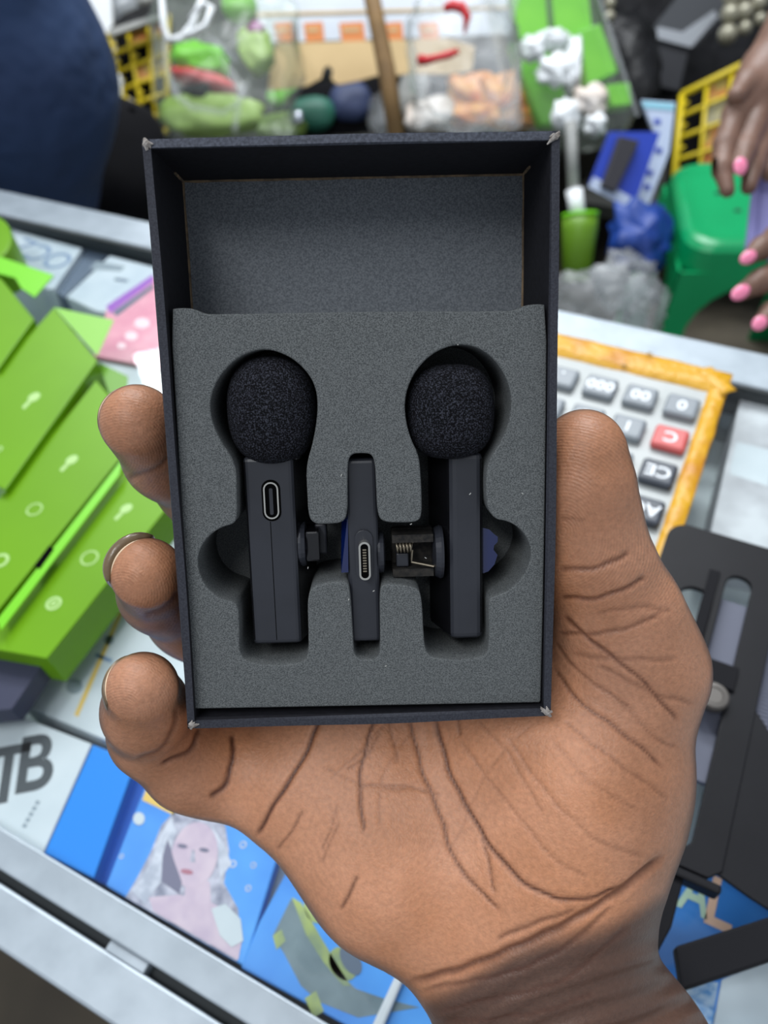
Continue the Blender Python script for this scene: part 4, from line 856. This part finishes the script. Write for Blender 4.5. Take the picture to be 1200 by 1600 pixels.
for nm, x, y, rx, ry, rz, m_, am, lb, cat in (('navy_pouch', 548, 160, 34, 30, 20, mat('navy_pouch_m', srgb(48, 60, 96), .6), .06, 'navy pouch below the torn flap', 'pouch'), ('teal_bowl', 488, 178, 36, 24, 20, teal, .04, 'teal bowl left of the navy pouch', 'bowl'), ('lime_disc', 452, 150, 36, 19, 14, greens, .03, 'lime green disc under the torn flap', 'disc'), ('green_sachet', 438, 196, 40, 18, 14, leaf, .15, 'dull green sachet behind the box rim', 'sachet'), ('white_bag', 600, 176, 26, 32, 16, filmw, .15, 'milky bag beside the stick', 'bag'), ('grey_pack', 648, 150, 26, 36, 16, greym, .12, 'grey pack right of the wooden stick', 'pack'),
                                  ('pale_bag', 672, 180, 40, 26, 20, beige, .15, 'pale crumpled bag right of the grey pack', 'bag'), ('black_sack', 560, 170, 120, 44, 12, blk, .05, 'black sack in the gap under the torn flap', 'sack'), ('silver_clasp', 464, 184, 10, 10, 8, mat('chrome', srgb(220, 225, 235), .15, .9), .1, 'shiny silver clasp in front of the teal bowl', 'clasp')):
    z = bd_(x, y+ry)-(.06 if nm != 'black_sack' else -.02)-(.1 if nm == 'silver_clasp' else 0); t = Px(nm, x, y, z, lb, cat); t.blob('body', x, y, rx, ry, rz, m_, am, 1.6, x % 9, e=2.7)
# milky bag with red print and amber packs
b = Px('printed_bag', 720, 95, 1.40, 'milky shopping bag with red printing left of the clear lime bag', 'bag'); b.blob('bag_film', 728, 92, 80, 108, 26, filmw, .16, 2.2, 6, e=5, n=40, mm=24)
b.tube('red_print', [(694, 14, .075), (706, 8, .08), (722, 12, .08), (730, 26, .08), (726, 52, .08)], [5, 7, 8, 6, 2], redm); b.tube('red_print', [(656, 94, .06), (668, 94, .07), (684, 90, .08), (700, 86, .08), (716, 80, .08)], [8, 6, 5, 6, 4], redm)
for x, y, rx, ry, lb in ((742, 150, 40, 30, 'amber foil pack behind the milky bag'), (792, 152, 40, 34, 'amber foil pack nearest the clear lime bag'), (722, 184, 44, 16, 'flat amber foil pack at the box rim'), (800, 190, 40, 12, 'thin amber foil pack under the lime bag')):
    t = Px('amber_pack', x, y, bd_(x, y+ry)-.05, lb, 'pack', 'amber foil packs'); t.blob('foil', x, y, rx, ry, 18, amber, .2, 2, x % 5, e=3)
# clear bag with lime boxes
b = Px('clear_lime_bag', 880, 100, 1.50, 'clear plastic bag filled with lime boxes and white pieces', 'bag')
b.slab('bag_film', [(764, -60), (920, -60), (946, 20), (996, 178), (980, 206), (940, 216), (850, 204), (806, 120)], .12, film, .05, .012)
b.slab('bag_seam', [(922, -40), (928, -40), (1000, 180), (994, 182)], .004, filmw, .056)
for P, lb in (([(792, -40), (850, -40), (858, 52), (812, 62)], 'lime box at the left of the clear bag'), ([(858, -40), (916, -40), (928, 60), (870, 66)], 'tall lime box at the top of the clear bag'), ([(904, 48), (938, 36), (966, 112), (918, 134)], 'lime box at the right side of the clear bag'), ([(946, 132), (984, 128), (988, 164), (956, 166)], 'small bright lime box in the lower corner of the bag'), ([(796, 66), (856, 70), (900, 196), (846, 194)], 'dull lime box low at the left side of the clear bag')):
    c_ = np.mean(np.array(P), axis=0); t = Px('lime_carton', c_[0], c_[1], 1.52, lb, 'box', 'lime boxes in the clear bag'); t.slab('carton', P, .04, greens, .0, .003)
for x, y, rx, ry, lb in ((832, 76, 20, 18, 'white lump at the left of the clear lime bag'), (862, 62, 24, 14, 'white wrapped piece at the top of the white goods'), (896, 96, 12, 38, 'white tube standing in the clear lime bag'), (866, 110, 26, 24, 'large white cup in the clear lime bag'), (922, 156, 26, 22, 'beige lump low in the clear lime bag'), (884, 180, 22, 24, 'white ball low in the clear lime bag'), (930, 196, 16, 16, 'small white ball at the bottom seam of the bag')):
    t = Px('wrapped_piece', x, y, 1.46, lb, 'package', 'white pieces in the clear lime bag'); t.blob('wrapper', x, y, rx, ry, 16, beige if 'beige' in lb else whitep, .2, 2, x % 8, e=2.4)
# lime cup with white rod
zc = bd_(905, 452)-.02
b = Px('lime_cup', 905, 445, zc, 'lime green cup holding a white rod beside the big box', 'cup'); b.tube('cup', [(906, 338), (905, 360), (900, 440)], [27, 27, 20], mat('lime_cup_m', srgb(94, 136, 18), .45), n=24); b.tube('rim', [(906, 334), (906, 340)], 28, greens, n=24)
b = Px('white_rod', 902, 270, zc, 'white rod with a grey shaft standing in the lime cup', 'rod'); b.tube('shaft', [(892, 190), (896, 300)], 9, greym, n=12); b.tube('grip', [(897, 296), (904, 345)], [13, 12], whitep, n=14)
# packs right of the cup
b = Px('blister_pack', 985, 260, 1.36, 'blue blister pack with a dark gadget leaning by the crate', 'pack')
b.slab('card', [(952, 206), (1032, 206), (992, 318), (920, 288)], .004, royal); b.slab('white_border', [(928, 276), (986, 308), (978, 324), (919, 292)], .001, bluew, .002); b.slab('gadget', [(968, 212), (1000, 220), (962, 300), (940, 290)], .014, darkg, .016, .002)
b = Px('white_strip_pack', 1018, 250, 1.40, 'white card pack with blue marks right of the blister pack', 'pack'); b.slab('card', [(1002, 156), (1056, 160), (1046, 238), (1004, 346), (974, 334), (1026, 214)], .01, bluew, 0, .001)
b.slab('top_band', [(1004, 158), (1054, 162), (1053, 172), (1006, 168)], .001, mat('aqua_band', srgb(140, 196, 214), .5), .0015)
for x, y in ((1030, 235), (1016, 270), (1012, 292), (1028, 190)): b.slab('blue_mark', [(x-5, y-5), (x+5, y-3), (x+3, y+5), (x-6, y+3)], .001, royal, .0015)
b = Px('blue_sack', 998, 375, 1.34, 'royal blue sack under the blister pack', 'sack'); b.blob('cloth', 998, 370, 46, 52, 24, blues, .26, 2.2, 4, e=2.8)
b = Px('crumpled_film', 950, 470, .98, 'crumpled clear plastic film left of the green stool', 'film')
for k, (x, y, rx, ry) in enumerate(((940, 470, 74, 52), (975, 440, 50, 44), (1005, 480, 34, 50))): b.blob('film_fold', x, y, rx, ry, 20, filmw, .3, 2.4, k+2)
b = Px('dark_pouch', 1000, 110, 1.75, 'dark wrapped pouch right of the clear lime bag', 'pouch'); b.blob('pouch', 975, 110, 52, 80, 30, blkg, .12, 1.5, 3, e=3)
b = Px('black_carton', 1070, 70, 1.80, 'black carton with a silver V-shaped edge', 'box'); b.slab('carton', [(1008, 60), (1078, 74), (1062, 142), (1012, 132)], .06, mat('black_card2', srgb(36, 37, 42), .5), .0, .002)
b.slab('lid', [(1010, 56), (1062, -10), (1120, -20), (1140, 16), (1086, 72)], .01, mat('grey_lid', srgb(64, 66, 70), .4), .006); b.slab('silver_edge', [(1012, 56), (1030, 42), (1066, 50), (1116, 16), (1122, 26), (1080, 74)], .002, mat('silver_card', srgb(160, 164, 170), .4, .3), .010)
b = Px('black_tarp', 1080, 60, 1.90, 'black tarpaulin hanging behind the cartons at upper right', 'tarpaulin'); b.slab('cloth', [(918, -90), (1330, -90), (1330, 60), (1180, 110), (1070, 160), (1000, 200), (950, 150)], .02, blkg, 0, .004)
bead = mat('pearl_bead', srgb(150, 146, 128), .25, .2)
for pts, lb in (([(953, 5, 9), (952, 26, 9), (955, 52, 8)], 'strand of small grey beads beside the clear lime bag'), ([(1143, -4, 14), (1141, 22, 15), (1137, 54, 15)], 'strand of large grey beads nearest the silver-edged carton'), ([(1158, -8, 14), (1163, 18, 14), (1164, 44, 11)], 'middle strand of grey beads above the hand'), ([(1186, 4, 13), (1188, 30, 10)], 'short strand of grey beads nearest the right edge')):
    t = Px('bead_strand', pts[0][0], pts[0][1], 1.72, lb, 'beads', 'strands of grey beads'); t.tube('string', [(pts[0][0], -60)]+[p[:2] for p in pts], 1.2, greym, n=5)
    for x, y, r in pts: t.blob('bead', x, y, r, r, r, bead, 0, 1, n=16, mm=10)
crate('yellow_crate', [(1066, 148), (1260, 52), (1250, 330), (1046, 352)], 1.66, 5, 6, 'yellow mesh crate with orange packs behind the hand and stool', {(1, 0): opk, (2, 0): opk, (1, 1): spk, (2, 1): spk, (1, 2): opk, (1, 3): opk, (2, 3): spk, (3, 1): opk}, 3.4)
# green stool
stool = mat('green_plastic', srgb(0, 152, 90), .32, 0, srgb(0, 142, 83), 6, spec=.5)
sc = G(1196, 312, -.43)
SO = empty('plastic_stool', loc((sc[0], sc[1], ZF)), 'bright green plastic stool behind the counter', 'stool'); H0 = -.43-ZF
def loft(rings):
    V, Fs = [], []; n = len(rings[0][0])
    for P, z in rings: V += [(p[0], p[1], z) for p in P]
    for i in range(len(rings)-1):
        for k in range(n): Fs.append((i*n+k, i*n+(k+1) % n, (i+1)*n+(k+1) % n, (i+1)*n+k))
    return V, Fs, n
RS = Matrix.Rotation(.32, 4, 'Z'); sq = lambda r: rrect(0, 0, 2*r, 2*r, r*.35, 8)
V, Fs, n = loft([(sq(.152), H0-.055), (sq(.148), H0-.014), (sq(.141), H0-.004), (sq(.134), H0), (sq(.118), H0-.003), (sq(.108), H0-.004)]); Fs.append(tuple(range(5*n, 6*n)))
o = mesh('seat', [tuple(RS@Vector(v)) for v in V], Fs, stool, SO); o.modifiers.new('s', 'SOLIDIFY').thickness = .003
hole_g = mat('stool_hole', srgb(0, 60, 40), .8)
for ox, oy in ((-.05, -.03), (.0, .02), (-.03, .045), (-.01, -.06), (-.075, .03)): mesh('drain_hole', *off(latheg([(.006, 0), (.006, .0006)], 14), tuple(RS@Vector((ox, oy, H0-.0038)))), hole_g, SO)
for i in range(4):                              # splayed sides, each arched open between two broad legs
    rr_ = Matrix.Rotation(i*math.pi/2, 4, 'Z'); zt, zb_, wt, wb, lt, lb_ = H0-.05, 0.0, .152, .195, .152, .195
    pts = [(-wt, zt), (wt, zt), (wb, zb_), (wb-.075, zb_)]+[((.122)*math.cos(a), .268+.115*math.sin(a)) for a in np.linspace(0, math.pi, 13)]+[(-wb+.075, zb_), (-wb, zb_)]
    def to3(p, d): f = (zt-p[1])/(zt-zb_); return tuple(RS@(rr_@Vector((p[0], -(lt+(lb_-lt)*f)+d, p[1]))))
    n = len(pts); V = [to3(p, 0) for p in pts]+[to3(p, .005) for p in pts]
    mesh('side_panel', V, [tuple(range(n)), tuple(range(n, 2*n))[::-1]]+[(k, (k+1) % n, n+(k+1) % n, n+k) for k in range(n)], stool, SO)
# two hands with pink nails reaching in from the right
skin2 = skin_mat('brown_skin', srgb(122, 92, 78), srgb(108, 80, 66), srgb(96, 70, 58), srgb(70, 48, 40)); pinkn = mat('pink_nail_polish', srgb(238, 132, 166), .2, coat=.5)
def bg_hand(chains, z0, label, nails, seed):
    P = np.array([c[:2] for ch in chains for c in ch]); zz = [c[2] for ch in chains for c in ch]
    k = max(zz)/F; lo = (((P.min(0)-[600, 800])-70)*k); hi = (((P.max(0)-[600, 800])+70)*k)
    fd = Field((lo[0], lo[1], min(zz)-40), (hi[0], hi[1], max(zz)+40), 1.8); tot = None; root = None
    for i, ch in enumerate(chains):
        D_ = fd.chain([C(*c) for c in ch], 5); root = D_ if root is None else root
        tot = D_ if tot is None else np.minimum(tot, smin(root, D_, 8))
    V, Q4 = fd.mesh(tot); V = relax(V, Q4, 4); c0 = np.array(C(*chains[0][0])[:3])
    z = np.zeros(len(V)); o = npmesh('hand', ((V-c0)*1e-3)@M.T, Q4, skin2, None, dict(tone=z, crease=z, ridge=z, ridge_on=z)); o.location = CAM+M@(c0*1e-3); tag(o, label, 'hand', 'hands with pink nails')
    for (x, y, zn, rx, ry, rot) in nails:
        s_ = zn/F; cc = np.array(C(x, y, zn, 1)[:3]); Vn = []; Fn = []; n, mm = 16, 8
        for j in range(mm+1):
            t = -math.pi/2+math.pi*j/mm
            for i in range(n):
                a = 2*math.pi*i/n; qx, qy, qz = rx*math.cos(t)*math.cos(a), ry*math.cos(t)*math.sin(a), 4.5*math.sin(t)
                qx, qy = qx*math.cos(rot)-qy*math.sin(rot), qx*math.sin(rot)+qy*math.cos(rot); Vn.append(((cc+np.array([qx, qy, qz])*s_)-c0)*1e-3)
        for j in range(mm):
            for i in range(n): Fn.append((j*n+i, j*n+(i+1) % n, (j+1)*n+(i+1) % n, (j+1)*n+i))
        nn_ = mesh('fingernail', np.array(Vn)@M.T, Fn, pinkn, o, smooth=True); nn_['label'] = 'glossy pink fingernail'
bg_hand([[(1330, -90, 700, 52), (1250, 30, 680, 46), (1205, 110, 660, 44), (1180, 150, 650, 36)],
         [(1190, 130, 652, 32), (1150, 178, 642, 20), (1133, 225, 630, 17), (1128, 262, 622, 15), (1137, 298, 616, 11)],
         [(1195, 150, 652, 30), (1176, 200, 640, 19), (1164, 236, 628, 16), (1158, 258, 618, 13)],
         [(1205, 160, 655, 30), (1190, 220, 645, 19), (1176, 262, 632, 16), (1170, 292, 624, 12)],
         [(1225, 150, 660, 30), (1215, 220, 650, 18), (1204, 270, 640, 14)], [(1190, 110, 655, 30), (1166, 130, 640, 18), (1150, 150, 630, 14)]], 650, 'brown hand with pink nails hanging down over the green stool', [(1157, 260, 607, 11, 15, .15)], 1)
bg_hand([[(1400, 380, 600, 60), (1320, 420, 590, 54), (1260, 440, 580, 50)],
         [(1260, 410, 580, 30), (1215, 372, 572, 20), (1190, 388, 564, 17), (1172, 401, 558, 13)],
         [(1262, 430, 580, 30), (1222, 420, 570, 20), (1188, 440, 562, 18), (1160, 456, 556, 13)],
         [(1266, 455, 580, 30), (1232, 470, 570, 19), (1206, 488, 562, 16), (1188, 504, 556, 12)],
         [(1270, 470, 580, 28), (1246, 510, 572, 17), (1224, 540, 566, 13)], [(1270, 400, 580, 28), (1240, 350, 572, 18), (1222, 330, 568, 15)]], 570, 'brown hand with three pink nails, lower one at the right edge', [(1169, 402, 549, 10, 15, 1.0), (1157, 457, 547, 11, 17, 1.0), (1187, 505, 547, 11, 14, .9)], 2)
b = Px('lavender_wallet', 1200, 290, .66, 'smooth lavender wallet between the two hands with pink nails', 'wallet', n=TW*.8+RT*-.3); b.slab('cover', [(1196, 160), (1330, 130), (1330, 420), (1180, 398), (1164, 390), (1172, 320), (1184, 220)], .014, lav, 0, .003); b.slab('stitch_line', [(1196, 200), (1198, 200), (1182, 380), (1180, 380)], .0005, mat('lavender_thread', srgb(120, 116, 180), .6), .001)
